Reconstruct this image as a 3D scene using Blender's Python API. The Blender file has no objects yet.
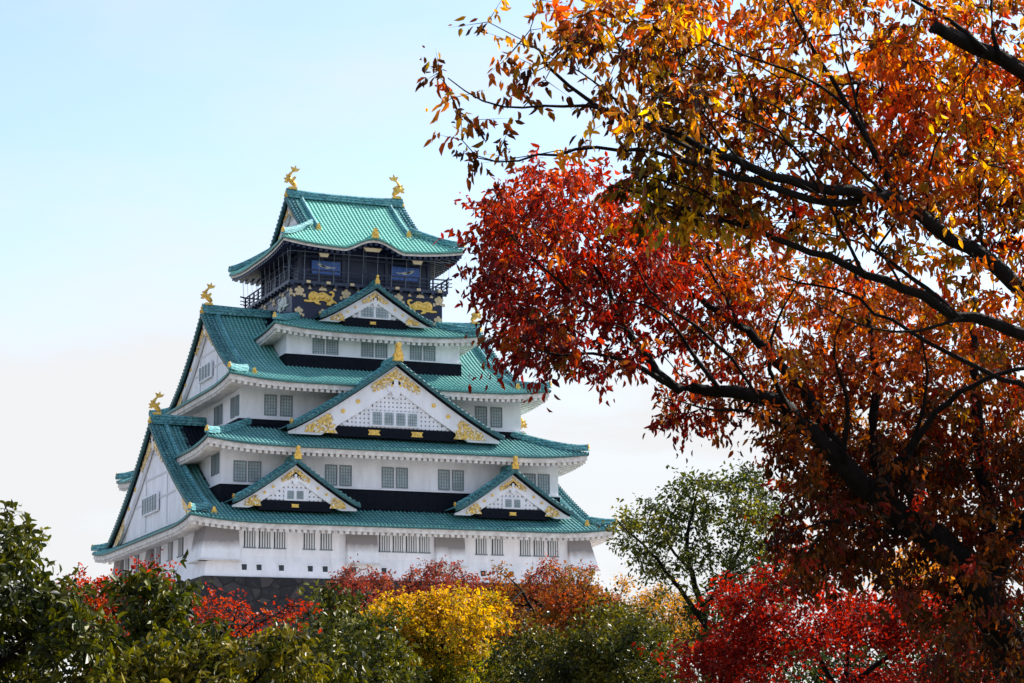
import bpy, math, random
import numpy as np
from mathutils import Matrix, Vector

SC = bpy.context.scene
COL = SC.collection
RNG = np.random.default_rng(7)
W, H = 1024, 683

# ------------------------------------------------------------------ camera
FPX, PITCH, ROLL, YAW = 2331.28, 0.187114, -0.010242, 0.397862
CAM = np.array([-72.5316, -215.4087, -17.7303])
_fh = np.array([math.sin(YAW), math.cos(YAW), 0.0])
_R = np.array([math.cos(YAW), -math.sin(YAW), 0.0])
_F = _fh * math.cos(PITCH) + np.array([0, 0, math.sin(PITCH)])
_U = -_fh * math.sin(PITCH) + np.array([0, 0, math.cos(PITCH)])
_X = math.cos(ROLL) * _R + math.sin(ROLL) * _U
_Y = math.cos(ROLL) * _U - math.sin(ROLL) * _R
cam_data = bpy.data.cameras.new('camera')
cam = bpy.data.objects.new('camera', cam_data)
COL.objects.link(cam)
cam_data.sensor_width = 36.0
cam_data.lens = FPX * 36.0 / W
cam_data.clip_start = 0.5
cam_data.clip_end = 6000
m = Matrix.Identity(4)
for i in range(3):
    m[i][0], m[i][1], m[i][2], m[i][3] = _X[i], _Y[i], -_F[i], CAM[i]
cam.matrix_world = m
SC.camera = cam

def at(px, py, dist):
    """world point seen at that pixel, dist metres in front of the camera"""
    return CAM + dist * (_F + _X * (px - W / 2) / FPX - _Y * (py - H / 2) / FPX)

# ------------------------------------------------------------------ light
SUN_EL, SUN_AZ = math.radians(40), math.radians(34)     # azimuth: from the view's right towards straight ahead
_s = _R * math.cos(SUN_AZ) + _fh * math.sin(SUN_AZ)
SUN_DIR = np.array([_s[0] * math.cos(SUN_EL), _s[1] * math.cos(SUN_EL), math.sin(SUN_EL)])
world = bpy.data.worlds.new('World')
SC.world = world
world.use_nodes = True
nt = world.node_tree
nt.nodes.clear()
sky = nt.nodes.new('ShaderNodeTexSky')
sky.sky_type = 'NISHITA'
sky.sun_disc = False
sky.sun_elevation = SUN_EL
sky.sun_rotation = math.atan2(SUN_DIR[0], SUN_DIR[1])
sky.altitude = 0
sky.air_density = 1.0
sky.dust_density = 1.0
sky.ozone_density = 1.6
bg = nt.nodes.new('ShaderNodeBackground')
bg.inputs['Strength'].default_value = 0.13
wo = nt.nodes.new('ShaderNodeOutputWorld')
# thin bright veil of high cloud low over the horizon, breaking up into faint wisps higher up
tc = nt.nodes.new('ShaderNodeTexCoord')
sxyz = nt.nodes.new('ShaderNodeSeparateXYZ')
nt.links.new(tc.outputs['Generated'], sxyz.inputs[0])
cmap = nt.nodes.new('ShaderNodeMapping')
cmap.inputs['Scale'].default_value = (1.0, 1.0, 3.2)
cn = nt.nodes.new('ShaderNodeTexNoise')
cn.inputs['Scale'].default_value = 4.5
cn.inputs['Detail'].default_value = 6
cn.inputs['Roughness'].default_value = 0.55
nt.links.new(tc.outputs['Generated'], cmap.inputs[0])
nt.links.new(cmap.outputs[0], cn.inputs['Vector'])
veil = nt.nodes.new('ShaderNodeMapRange')
veil.interpolation_type = 'SMOOTHSTEP'
veil.inputs[1].default_value, veil.inputs[2].default_value = 0.25, 0.12
veil.inputs[3].default_value, veil.inputs[4].default_value = 0.12, 0.92
nt.links.new(sxyz.outputs[2], veil.inputs[0])
wisp = nt.nodes.new('ShaderNodeMapRange')
wisp.inputs[1].default_value, wisp.inputs[2].default_value = 0.46, 0.75
wisp.inputs[3].default_value, wisp.inputs[4].default_value = 0.0, 0.6
nt.links.new(cn.outputs['Fac'], wisp.inputs[0])
vsum = nt.nodes.new('ShaderNodeMath'); vsum.operation = 'ADD'; vsum.use_clamp = True
nt.links.new(veil.outputs[0], vsum.inputs[0])
nt.links.new(wisp.outputs[0], vsum.inputs[1])
cmix = nt.nodes.new('ShaderNodeMix'); cmix.data_type = 'RGBA'
cmix.inputs[7].default_value = (3.42, 3.46, 3.52, 1)
nt.links.new(vsum.outputs[0], cmix.inputs[0])
nt.links.new(sky.outputs[0], cmix.inputs[6])
nt.links.new(cmix.outputs[2], bg.inputs[0])
nt.links.new(bg.outputs[0], wo.inputs[0])
sun_data = bpy.data.lights.new('sun', 'SUN')
sun_data.energy = 5.0
sun_data.angle = math.radians(0.53)
sun_data.color = (1.0, 0.95, 0.86)
sun = bpy.data.objects.new('sun', sun_data)
COL.objects.link(sun)
sun.rotation_euler = Vector(-SUN_DIR).to_track_quat('-Z', 'Y').to_euler()
sun.location = (60, -60, 120)
vs = SC.view_settings
SC.display_settings.display_device = 'sRGB'
vs.view_transform = 'Standard'
vs.look = 'None'
vs.exposure = 1.0
vs.gamma = 1.0
vs.use_curve_mapping = False
cy = SC.cycles
cy.max_bounces = 7
cy.diffuse_bounces = 4
cy.transmission_bounces = 4
cy.glossy_bounces = 3
cy.use_denoising = True
cy.sample_clamp_indirect = 6.0

# ------------------------------------------------------------------ materials
def new_mat(name):
    mt = bpy.data.materials.new(name)
    mt.use_nodes = True
    t = mt.node_tree
    return mt, t, t.nodes['Principled BSDF']

def N(t, kind, **kw):
    n = t.nodes.new(kind)
    for k, v in kw.items():
        setattr(n, k, v)
    return n

def ramp(t, fac, stops):
    r = N(t, 'ShaderNodeValToRGB')
    el = r.color_ramp.elements
    while len(el) < len(stops):
        el.new(0.5)
    for e, (p, c) in zip(el, stops):
        e.position = p
        e.color = tuple(c) + (1,)
    t.links.new(fac, r.inputs[0])
    return r.outputs[0]

def noise(t, scale, detail=4, rough=0.6, stretch=None):
    g = N(t, 'ShaderNodeTexCoord')
    n = N(t, 'ShaderNodeTexNoise')
    n.inputs['Scale'].default_value = scale
    n.inputs['Detail'].default_value = detail
    n.inputs['Roughness'].default_value = rough
    if stretch:
        mp = N(t, 'ShaderNodeMapping')
        mp.inputs['Scale'].default_value = stretch
        t.links.new(g.outputs['Object'], mp.inputs[0])
        t.links.new(mp.outputs[0], n.inputs['Vector'])
    else:
        t.links.new(g.outputs['Object'], n.inputs['Vector'])
    return n.outputs['Fac']

def mixc(t, fac, a, b):
    mx = N(t, 'ShaderNodeMix', data_type='RGBA')
    for sock, val in ((mx.inputs[0], fac), (mx.inputs[6], a), (mx.inputs[7], b)):
        if isinstance(val, (int, float)):
            sock.default_value = val
        elif isinstance(val, (tuple, list)):
            sock.default_value = tuple(val) + (1,)
        else:
            t.links.new(val, sock)
    return mx.outputs[2]

def bump(t, b, h, strength, dist=0.05):
    n = N(t, 'ShaderNodeBump')
    n.inputs['Strength'].default_value = strength
    n.inputs['Distance'].default_value = dist
    t.links.new(h, n.inputs['Height'])
    t.links.new(n.outputs[0], b.inputs['Normal'])

def simple(name, color, rough=0.6, metal=0.0, var=0.0, scale=3.0, spec=0.5, dark=None, stretch=None):
    mt, t, b = new_mat(name)
    b.inputs['Roughness'].default_value = rough
    b.inputs['Metallic'].default_value = metal
    b.inputs['Specular IOR Level'].default_value = spec
    if var:
        d = dark or tuple(c * (1 - var) for c in color)
        c = ramp(t, noise(t, scale, stretch=stretch), [(0.35, d), (0.62, color)])
        t.links.new(c, b.inputs['Base Color'])
    else:
        b.inputs['Base Color'].default_value = tuple(color) + (1,)
    return mt

PLASTER = simple('white_plaster', (0.88, 0.87, 0.92), 0.75, var=0.10, scale=0.9, dark=(0.76, 0.75, 0.79), stretch=(1, 1, 0.35))
_t = PLASTER.node_tree                                  # rain streaks and patches of grey grime
_b = _t.nodes['Principled BSDF']
_c = _b.inputs['Base Color'].links[0].from_socket
_c = mixc(_t, ramp(_t, noise(_t, 1.6, 5, 0.7, (1.6, 1.6, 0.16)), [(0.55, (0,) * 3), (0.76, (0.45,) * 3)]), _c, (0.52, 0.50, 0.52))
_c = mixc(_t, ramp(_t, noise(_t, 0.35, 6, 0.75), [(0.56, (0,) * 3), (0.78, (0.28,) * 3)]), _c, (0.55, 0.51, 0.50))
_t.links.new(_c, _b.inputs['Base Color'])
EAVE_WHITE = simple('eave_plaster', (0.74, 0.70, 0.67), 0.75, var=0.2, scale=2.0, dark=(0.52, 0.47, 0.44))
DARKBOARD = simple('black_boarding', (0.008, 0.010, 0.018), 0.7, var=0.4, scale=3, spec=0.1)
LACQUER = simple('black_lacquer', (0.010, 0.018, 0.055), 0.35, var=0.3, scale=2, spec=0.35)
NAVY = simple('navy_timber', (0.025, 0.04, 0.085), 0.45, var=0.4, scale=4)
GOLD = simple('gilded_copper', (0.95, 0.62, 0.14), 0.4, metal=0.4, var=0.35, scale=5, dark=(0.60, 0.33, 0.06))
GOLDWORK = simple('pierced_gilding', (0.95, 0.62, 0.14), 0.42, metal=0.35, var=0.4, scale=4.2, dark=(0.34, 0.20, 0.06))
_t = GOLDWORK.node_tree
_b = _t.nodes['Principled BSDF']
_c = mixc(_t, ramp(_t, noise(_t, 5.5, 2, 0.5), [(0.55, (0,) * 3), (0.62, (1,) * 3)]), _b.inputs['Base Color'].links[0].from_socket, (0.78, 0.76, 0.76))
_t.links.new(_c, _b.inputs['Base Color'])
FRAME = simple('window_frame', (0.16, 0.20, 0.22), 0.5)
PANE = simple('window_pane', (0.40, 0.47, 0.50), 0.3, var=0.3, scale=1.2, spec=0.5)
DARKGAP = simple('dark_opening', (0.02, 0.03, 0.04), 0.6)
BLUE = simple('blue_panel', (0.06, 0.17, 0.55), 0.4, var=0.4, scale=3)
CRANE = simple('crane_white', (0.62, 0.66, 0.62), 0.6)
WIRE = simple('netting_wire', (0.30, 0.34, 0.40), 0.5)
BARK = simple('bark', (0.014, 0.010, 0.009), 0.85, var=0.55, scale=14, stretch=(1, 1, 0.3), spec=0.2)

_t = BARK.node_tree
bump(_t, _t.nodes['Principled BSDF'], noise(_t, 22, 6, 0.7, (1, 1, 0.22)), 0.9, 0.03)

def copper_mat():
    mt, t, b = new_mat('verdigris_copper')
    at_ = N(t, 'ShaderNodeAttribute', attribute_name='wear_shade')
    sep = N(t, 'ShaderNodeSeparateColor')
    t.links.new(at_.outputs['Color'], sep.inputs[0])
    n1 = noise(t, 0.55, 5, 0.65)
    n2 = noise(t, 5.0, 3, 0.6)
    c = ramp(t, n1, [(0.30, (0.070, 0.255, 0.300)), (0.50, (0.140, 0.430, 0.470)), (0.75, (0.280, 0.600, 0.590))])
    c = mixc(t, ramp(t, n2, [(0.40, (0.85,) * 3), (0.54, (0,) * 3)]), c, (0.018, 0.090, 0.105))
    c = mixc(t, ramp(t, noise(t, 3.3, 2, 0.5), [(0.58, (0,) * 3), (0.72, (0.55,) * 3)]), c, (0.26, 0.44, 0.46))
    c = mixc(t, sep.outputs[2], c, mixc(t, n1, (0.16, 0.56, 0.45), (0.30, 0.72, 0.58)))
    c = mixc(t, sep.outputs[1], c, (0.012, 0.050, 0.058))           # grime lying in the channels between the tile rolls; shadow line painted at the eaves
    # courses of tiles, uneven from tile to tile
    gc = N(t, 'ShaderNodeTexCoord')
    wv = N(t, 'ShaderNodeTexWave', wave_type='BANDS', bands_direction='Z')
    wv.inputs['Scale'].default_value = 1.1
    wv.inputs['Distortion'].default_value = 2.5
    wv.inputs['Detail'].default_value = 3
    wv.inputs['Detail Scale'].default_value = 2.0
    t.links.new(gc.outputs['Object'], wv.inputs['Vector'])
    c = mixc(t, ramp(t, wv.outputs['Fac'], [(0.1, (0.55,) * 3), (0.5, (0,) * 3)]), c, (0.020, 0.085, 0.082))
    # bare copper where no rain reaches: edge broken up by noise
    ad = N(t, 'ShaderNodeMath', operation='ADD')
    sb = N(t, 'ShaderNodeMath', operation='SUBTRACT')
    t.links.new(noise(t, 1.6, 4, 0.7), sb.inputs[0])
    sb.inputs[1].default_value = 0.5
    t.links.new(sep.outputs[0], ad.inputs[0])
    t.links.new(sb.outputs[0], ad.inputs[1])
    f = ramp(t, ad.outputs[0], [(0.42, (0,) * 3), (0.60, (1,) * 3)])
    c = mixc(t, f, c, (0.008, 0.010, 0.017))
    mrs = N(t, 'ShaderNodeMapRange')
    mrs.inputs[3].default_value, mrs.inputs[4].default_value = 0.35, 0.04
    t.links.new(f, mrs.inputs[0])
    t.links.new(mrs.outputs[0], b.inputs['Specular IOR Level'])
    t.links.new(c, b.inputs['Base Color'])
    b.inputs['Roughness'].default_value = 0.52
    bump(t, b, n2, 0.25, 0.03)
    return mt
COPPER = copper_mat()

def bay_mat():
    # plaster of the stone-drop bays: darker on their upper half, edge given by height and noise
    mt, t, b = new_mat('bay_plaster')
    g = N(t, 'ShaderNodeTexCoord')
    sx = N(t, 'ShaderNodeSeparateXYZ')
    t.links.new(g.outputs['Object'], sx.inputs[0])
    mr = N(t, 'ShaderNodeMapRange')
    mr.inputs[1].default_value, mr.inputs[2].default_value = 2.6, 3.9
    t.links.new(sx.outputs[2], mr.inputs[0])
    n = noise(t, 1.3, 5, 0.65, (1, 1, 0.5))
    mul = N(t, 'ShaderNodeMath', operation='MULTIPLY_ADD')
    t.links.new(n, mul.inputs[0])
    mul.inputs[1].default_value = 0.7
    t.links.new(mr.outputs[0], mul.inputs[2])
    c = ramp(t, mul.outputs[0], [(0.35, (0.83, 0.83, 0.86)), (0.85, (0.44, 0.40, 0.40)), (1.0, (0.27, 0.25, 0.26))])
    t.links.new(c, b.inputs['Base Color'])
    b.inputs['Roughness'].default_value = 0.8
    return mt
BAY_PLASTER = bay_mat()

def stone_mat():
    mt, t, b = new_mat('dark_stone')
    g = N(t, 'ShaderNodeTexCoord')
    mp = N(t, 'ShaderNodeMapping')
    mp.inputs['Scale'].default_value = (0.7, 0.7, 1.0)
    t.links.new(g.outputs['Object'], mp.inputs[0])
    v = N(t, 'ShaderNodeTexVoronoi', feature='DISTANCE_TO_EDGE')
    v2 = N(t, 'ShaderNodeTexVoronoi')
    for q in (v, v2):
        q.inputs['Scale'].default_value = 1.0
        t.links.new(mp.outputs[0], q.inputs['Vector'])
    joint = ramp(t, v.outputs['Distance'], [(0.0, (0.2,) * 3), (0.05, (1,) * 3)])
    sp = N(t, 'ShaderNodeSeparateColor')
    t.links.new(v2.outputs['Color'], sp.inputs[0])
    c = ramp(t, sp.outputs[0], [(0.0, (0.012, 0.012, 0.015)), (0.6, (0.022, 0.021, 0.024)), (1.0, (0.05, 0.042, 0.042))])
    c = mixc(t, ramp(t, noise(t, 1.2, 6, 0.7), [(0.52, (0,) * 3), (0.75, (0.6,) * 3)]), c, (0.10, 0.085, 0.08))
    c = mixc(t, joint, (0.008, 0.008, 0.010), c)
    t.links.new(c, b.inputs['Base Color'])
    b.inputs['Roughness'].default_value = 0.85
    bump(t, b, joint, 0.8, 0.15)
    return mt
STONE = stone_mat()

def ground_mat():
    # pale gravel court round the keep, leaf-strewn grass under the trees
    mt, t, b = new_mat('park_ground')
    g = N(t, 'ShaderNodeTexCoord')
    ln = N(t, 'ShaderNodeVectorMath', operation='LENGTH')
    t.links.new(g.outputs['Object'], ln.inputs[0])
    mr = N(t, 'ShaderNodeMapRange')
    mr.inputs[1].default_value, mr.inputs[2].default_value = 105, 112
    t.links.new(ln.outputs['Value'], mr.inputs[0])
    n = noise(t, 0.25, 8, 0.7)
    c1 = ramp(t, n, [(0.35, (0.36, 0.35, 0.33)), (0.55, (0.44, 0.43, 0.42)), (0.7, (0.50, 0.48, 0.46))])
    c2 = ramp(t, n, [(0.35, (0.04, 0.05, 0.018)), (0.55, (0.06, 0.055, 0.025)), (0.7, (0.10, 0.06, 0.03))])
    t.links.new(mixc(t, mr.outputs[0], c1, c2), b.inputs['Base Color'])
    b.inputs['Roughness'].default_value = 0.95
    bump(t, b, noise(t, 3.0, 6, 0.7), 0.5, 0.1)
    return mt

def leaf_mat(name, rough, spec, trans, gloss_var=False):
    mt, t, b = new_mat(name)
    a = N(t, 'ShaderNodeAttribute', attribute_name='tint')
    t.links.new(a.outputs['Color'], b.inputs['Base Color'])
    b.inputs['Roughness'].default_value = rough
    b.inputs['Specular IOR Level'].default_value = spec
    tr = N(t, 'ShaderNodeBsdfTranslucent')
    hs = N(t, 'ShaderNodeHueSaturation')
    hs.inputs['Saturation'].default_value = 1.1
    hs.inputs['Value'].default_value = 1.55
    t.links.new(a.outputs['Color'], hs.inputs['Color'])
    t.links.new(hs.outputs[0], tr.inputs[0])
    mx = N(t, 'ShaderNodeMixShader')
    mx.inputs[0].default_value = trans
    t.links.new(b.outputs[0], mx.inputs[1])
    t.links.new(tr.outputs[0], mx.inputs[2])
    t.links.new(mx.outputs[0], t.nodes['Material Output'].inputs['Surface'])
    return mt
LEAF = leaf_mat('autumn_leaf', 0.5, 0.25, 0.5)
GLOSSY_LEAF = leaf_mat('glossy_leaf', 0.42, 0.24, 0.22)

# ------------------------------------------------------------------ mesh helpers
class MB:
    def __init__(s):
        s.V, s.L, s.T, s.M, s.A, s.n = [], [], [], [], [], 0
    def add(s, v, faces, mat=0, attr=None):
        """faces: (n,k) int array, or a list of index lists"""
        v = np.asarray(v, float).reshape(-1, 3)
        if isinstance(faces, np.ndarray):
            s.L.append((faces + s.n).ravel())
            s.T.append(np.full(len(faces), faces.shape[1]))
            nf = len(faces)
        else:
            s.L.append(np.concatenate([np.asarray(f) for f in faces]) + s.n)
            s.T.append(np.array([len(f) for f in faces]))
            nf = len(faces)
        s.M.append(np.full(nf, mat))
        s.A.append(np.zeros((len(v), 3)) if attr is None else np.asarray(attr, float).reshape(-1, 3))
        s.V.append(v)
        s.n += len(v)
        return s
    def box(s, c, d, mat=0, G=None):
        c, d = np.asarray(c, float), np.asarray(d, float) / 2
        v = np.array([[x, y, z] for z in (-1, 1) for y in (-1, 1) for x in (-1, 1)]) * d + c
        if G:
            v = np.array([G(*p) for p in v])
        return s.add(v, np.array([[0, 2, 3, 1], [4, 5, 7, 6], [0, 1, 5, 4], [2, 6, 7, 3], [0, 4, 6, 2], [1, 3, 7, 5]]), mat)
    def box2(s, a, b, mat=0, G=None):
        a, b = np.asarray(a, float), np.asarray(b, float)
        return s.box((a + b) / 2, np.abs(b - a), mat, G)
    def prism(s, pts, t0, t1, G, mat=0):
        """outline pts (u,w) extruded in depth from t0 to t1 through frame G(u, dep, w)"""
        n = len(pts)
        v = [G(u, t0, w) for u, w in pts] + [G(u, t1, w) for u, w in pts]
        f = [list(range(n)), list(range(2 * n - 1, n - 1, -1))]
        f += [[i, i + n, (i + 1) % n + n, (i + 1) % n] for i in range(n)]
        return s.add(v, f, mat)
    def band(s, us, lo, hi, t0, t1, G, mat=0):
        """closed band between two curves over us, extruded in depth"""
        n = len(us)
        v = []
        for t in (t0, t1):
            v += [G(u, t, z) for u, z in zip(us, lo)] + [G(u, t, z) for u, z in zip(us, hi)]
        f = []
        for i in range(n - 1):
            a, b = i, i + 1
            f += [[a, b, b + n, a + n], [a + 2 * n, a + 3 * n, b + 3 * n, b + 2 * n],
                  [a + n, b + n, b + 3 * n, a + 3 * n], [a, a + 2 * n, b + 2 * n, b]]
        f += [[0, n, 3 * n, 2 * n], [n - 1, 3 * n - 1, 4 * n - 1, 2 * n - 1]]
        return s.add(v, f, mat)
    def tube(s, pts, rad, n=6, mat=0, cap=True):
        pts = np.asarray(pts, float)
        rad = np.broadcast_to(np.asarray(rad, float), (len(pts),))
        tg = np.gradient(pts, axis=0)
        tg /= np.linalg.norm(tg, axis=1)[:, None] + 1e-12
        ref = np.array([0, 0, 1.0]) if abs(tg[0][2]) < 0.9 else np.array([1.0, 0, 0])
        a = np.cross(tg, ref)
        a /= np.linalg.norm(a, axis=1)[:, None] + 1e-12
        b = np.cross(tg, a)
        th = np.arange(n) * 2 * math.pi / n
        v = pts[:, None] + rad[:, None, None] * (np.cos(th)[None, :, None] * a[:, None] + np.sin(th)[None, :, None] * b[:, None])
        k = len(pts)
        i, j = np.meshgrid(np.arange(k - 1), np.arange(n), indexing='ij')
        j2 = (j + 1) % n
        f = np.stack([i * n + j, (i + 1) * n + j, (i + 1) * n + j2, i * n + j2], -1).reshape(-1, 4)
        s.add(v.reshape(-1, 3), f, mat)
        if cap:
            base = s.n - k * n
            s.L += [np.arange(n)[::-1] + base, np.arange(n) + base + (k - 1) * n]
            s.T += [np.array([n]), np.array([n])]
            s.M += [np.array([mat]), np.array([mat])]
        return s
    def sweep(s, pts, w, h, mat=0, roll=0.35):
        """ridge of tiles along a path: flat sides, rounded cap"""
        pts = np.asarray(pts, float)
        tg = np.gradient(pts, axis=0)
        side = np.cross(tg, [0, 0, 1.0])
        side /= np.linalg.norm(side, axis=1)[:, None]
        prof = np.array([(-0.5, -0.25), (-0.5, 0.45), (-0.36, 0.5), (-0.3, 0.82), (0, 1.0), (0.3, 0.82), (0.36, 0.5), (0.5, 0.45), (0.5, -0.25)])
        k, n = len(pts), len(prof)
        v = pts[:, None] + prof[None, :, 0, None] * w * side[:, None] + prof[None, :, 1, None] * h * np.array([0, 0, 1.0])
        i, j = np.meshgrid(np.arange(k - 1), np.arange(n), indexing='ij')
        j2 = (j + 1) % n
        f = np.stack([i * n + j, i * n + j2, (i + 1) * n + j2, (i + 1) * n + j], -1).reshape(-1, 4)
        s.add(v.reshape(-1, 3), f, mat)
        base = s.n - k * n
        s.L += [np.arange(n) + base, np.arange(n)[::-1] + base + (k - 1) * n]
        s.T += [np.array([n])] * 2
        s.M += [np.array([mat])] * 2
        return s
    def build(s, name, mats, parent=None, attr=None, smooth=False):
        me = bpy.data.meshes.new(name)
        V = np.concatenate(s.V)
        L = np.concatenate(s.L).astype(np.int32)
        T = np.concatenate(s.T).astype(np.int32)
        me.vertices.add(len(V))
        me.vertices.foreach_set('co', V.astype(np.float32).ravel())
        me.loops.add(len(L))
        me.loops.foreach_set('vertex_index', L)
        me.polygons.add(len(T))
        me.polygons.foreach_set('loop_start', np.concatenate([[0], np.cumsum(T)[:-1]]).astype(np.int32))
        me.polygons.foreach_set('material_index', np.concatenate(s.M).astype(np.int32))
        me.polygons.foreach_set('use_smooth', np.full(len(T), bool(smooth)))
        for mt in (mats if isinstance(mats, (list, tuple)) else [mats]):
            me.materials.append(mt)
        if attr:
            A = np.concatenate(s.A)
            ca = me.color_attributes.new(attr, 'FLOAT_COLOR', 'POINT')
            ca.data.foreach_set('color', np.concatenate([A, np.ones((len(A), 1))], 1).astype(np.float32).ravel())
        me.update(calc_edges=True)
        me.validate()
        o = bpy.data.objects.new(name, me)
        COL.objects.link(o)
        if parent:
            o.parent = parent
        return o

def empty(name, loc, label, cat, group=None):
    o = bpy.data.objects.new(name, None)
    COL.objects.link(o)
    o.location = loc
    tag(o, label, cat, group)
    return o

def tag(o, label, cat, group=None):
    o['label'], o['category'] = label, cat
    if group:
        o['group'] = group

# ------------------------------------------------------------------ ground
GROUND = -19.4
def ground_z(x, y):
    r = np.hypot(x, y)
    t = np.clip((95 - r) / 55, 0, 1)
    return GROUND + 5.5 * t * t * (3 - 2 * t)
_g = np.concatenate([np.linspace(-3000, -260, 14), np.linspace(-240, 240, 81), np.linspace(260, 3000, 14)])
gx_, gy_ = np.meshgrid(_g, _g, indexing='ij')
n_ = len(_g)
i_, j_ = np.meshgrid(np.arange(n_ - 1), np.arange(n_ - 1), indexing='ij')
gm = MB().add(np.stack([gx_, gy_, ground_z(gx_, gy_)], -1), np.stack([i_ * n_ + j_, (i_ + 1) * n_ + j_, (i_ + 1) * n_ + j_ + 1, i_ * n_ + j_ + 1], -1).reshape(-1, 4))
go = gm.build('ground', ground_mat(), smooth=True)
go['kind'] = 'structure'

# ------------------------------------------------------------------ castle: dimensions in metres, centre at 0,0, top of the stone base at z 0
CASTLE = empty('castle_keep', (0, 0, 0), 'white five-tiered castle keep with green copper roofs and gold ornaments', 'castle')
HX = {1: 20.47, 2: 18.55, 3: 15.86, 4: 10.38, 5: 9.26}
HY = {1: 19.0, 2: 17.18, 3: 14.64, 4: 10.42, 5: 9.2}
Z0 = {1: 5.05, 2: 12.2, 3: 18.5, 4: 24.3, 5: 32.75}
PA = {1: .40, 2: .40, 3: .30, 4: .40, 5: .60}
PB = {1: .0098, 2: .010, 3: .020, 4: .012, 5: .0145}
LIFT = {1: .55, 2: .55, 3: .55, 4: .5, 5: .6}
GV = {1: 19.5, 3: 14.6, 5: 6.2}
WX = {1: 18.3, 2: 16.45, 3: 13.96, 4: 8.73, 5: 7.65}
WY = {1: 16.9, 2: 14.63, 3: 11.63, 4: 8.95, 5: 7.1}
WZ = {1: 0.3, 2: 8.78, 3: 15.26, 4: 22.06, 5: 24.5}

def prof(t, d):
    return Z0[t] + PA[t] * d + PB[t] * d * d
def lift(t, s, d):
    return LIFT[t] * np.clip(1 - s / 7.5, 0, 1) ** 2.3 * np.exp(-d / 3.0)
def kara(e):
    a = np.abs(e)
    return 33.82 - 1.15 * (0.5 - 0.5 * np.cos(np.pi * np.clip(a / 3.6, 0, 1)))
def roof_z(t, side, e, d):
    L = HX[t] if side in 'fb' else HY[t]
    z = prof(t, d) + lift(t, np.maximum(L - np.abs(e) - d, 0), d)
    if t == 5 and side in 'fb':
        z = np.where(np.abs(e) < 3.6, np.maximum(z, kara(e) - 0.02 * d), z)
    return z
def side_xy(t, side, e, d):
    hx, hy = HX[t], HY[t]
    if side == 'f': return e, -(hy - d)
    if side == 'b': return -e, hy - d
    if side == 'l': return -(hx - d), -e
    return hx - d, e

RIBP = 0.39
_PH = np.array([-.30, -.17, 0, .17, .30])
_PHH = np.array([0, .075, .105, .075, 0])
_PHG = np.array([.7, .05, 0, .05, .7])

def rib_cols(a, b):
    k = np.arange(math.floor(a / RIBP), math.ceil(b / RIBP) + 1)
    e = (k[:, None] * RIBP + _PH[None] * RIBP).ravel()
    h = np.tile(_PHH, len(k)); g = np.tile(_PHG, len(k))
    ok = (e > a + .01) & (e < b - .01)
    return np.concatenate([[a], e[ok], [b]]), np.concatenate([[0], h[ok], [0]]), np.concatenate([[1], g[ok], [1]])

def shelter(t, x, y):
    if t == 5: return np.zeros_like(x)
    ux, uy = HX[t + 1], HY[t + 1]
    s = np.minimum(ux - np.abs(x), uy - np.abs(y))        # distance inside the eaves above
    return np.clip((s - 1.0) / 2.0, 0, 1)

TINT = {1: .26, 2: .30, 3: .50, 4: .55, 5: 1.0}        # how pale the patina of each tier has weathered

def tile_block(mb, t, side, a, b, dmax, rows):
    e, h, g = rib_cols(a, b)
    dm = np.broadcast_to(dmax(e), e.shape)
    tt = np.linspace(0, 1, rows)
    E_, D_ = np.meshgrid(e, tt, indexing='ij')
    D_ = D_ * dm[:, None]
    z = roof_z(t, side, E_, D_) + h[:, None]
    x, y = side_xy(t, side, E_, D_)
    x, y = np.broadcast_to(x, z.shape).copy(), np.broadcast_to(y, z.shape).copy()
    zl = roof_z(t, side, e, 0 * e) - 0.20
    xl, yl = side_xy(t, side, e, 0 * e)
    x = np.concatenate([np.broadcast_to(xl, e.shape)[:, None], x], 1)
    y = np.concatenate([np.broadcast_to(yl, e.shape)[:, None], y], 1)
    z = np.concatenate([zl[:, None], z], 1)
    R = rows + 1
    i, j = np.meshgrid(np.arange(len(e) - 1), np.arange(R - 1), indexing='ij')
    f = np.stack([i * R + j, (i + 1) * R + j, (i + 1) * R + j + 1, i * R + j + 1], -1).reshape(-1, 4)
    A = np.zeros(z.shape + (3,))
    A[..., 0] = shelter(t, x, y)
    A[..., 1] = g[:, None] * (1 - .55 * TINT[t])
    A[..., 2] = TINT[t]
    A[:, 0, 1] = .97                                    # shadow line under the eave tiles, painted into the colour
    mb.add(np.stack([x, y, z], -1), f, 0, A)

def corner_pts(t, sx, sy, d):
    z = prof(t, d) + lift(t, 0 * d, d) + 0.12 + 0.22 * np.exp(-d / 0.8)
    return np.stack([sx * (HX[t] - d), sy * (HY[t] - d), z], -1)

def ornament(mb, p, ang, s=1.0, mat=0):
    """ogre-tile ridge end: stepped shield with a round boss"""
    c, sn = math.cos(ang), math.sin(ang)
    def G(u, dep, w):
        return (p[0] + s * (u * -sn + dep * c), p[1] + s * (u * c + dep * sn), p[2] + s * w)
    out = [(-.42, -.25), (.42, -.25), (.36, .1), (.46, .2), (.28, .42), (.2, .8), (0, .95), (-.2, .8), (-.28, .42), (-.46, .2), (-.36, .1)]
    mb.prism(out, -.18, .16, G, mat)
    th = np.linspace(0, 2 * math.pi, 9)[:-1]
    mb.prism([(.2 * math.cos(a), .28 + .2 * math.sin(a)) for a in th], .16, .3, G, mat)

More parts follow.
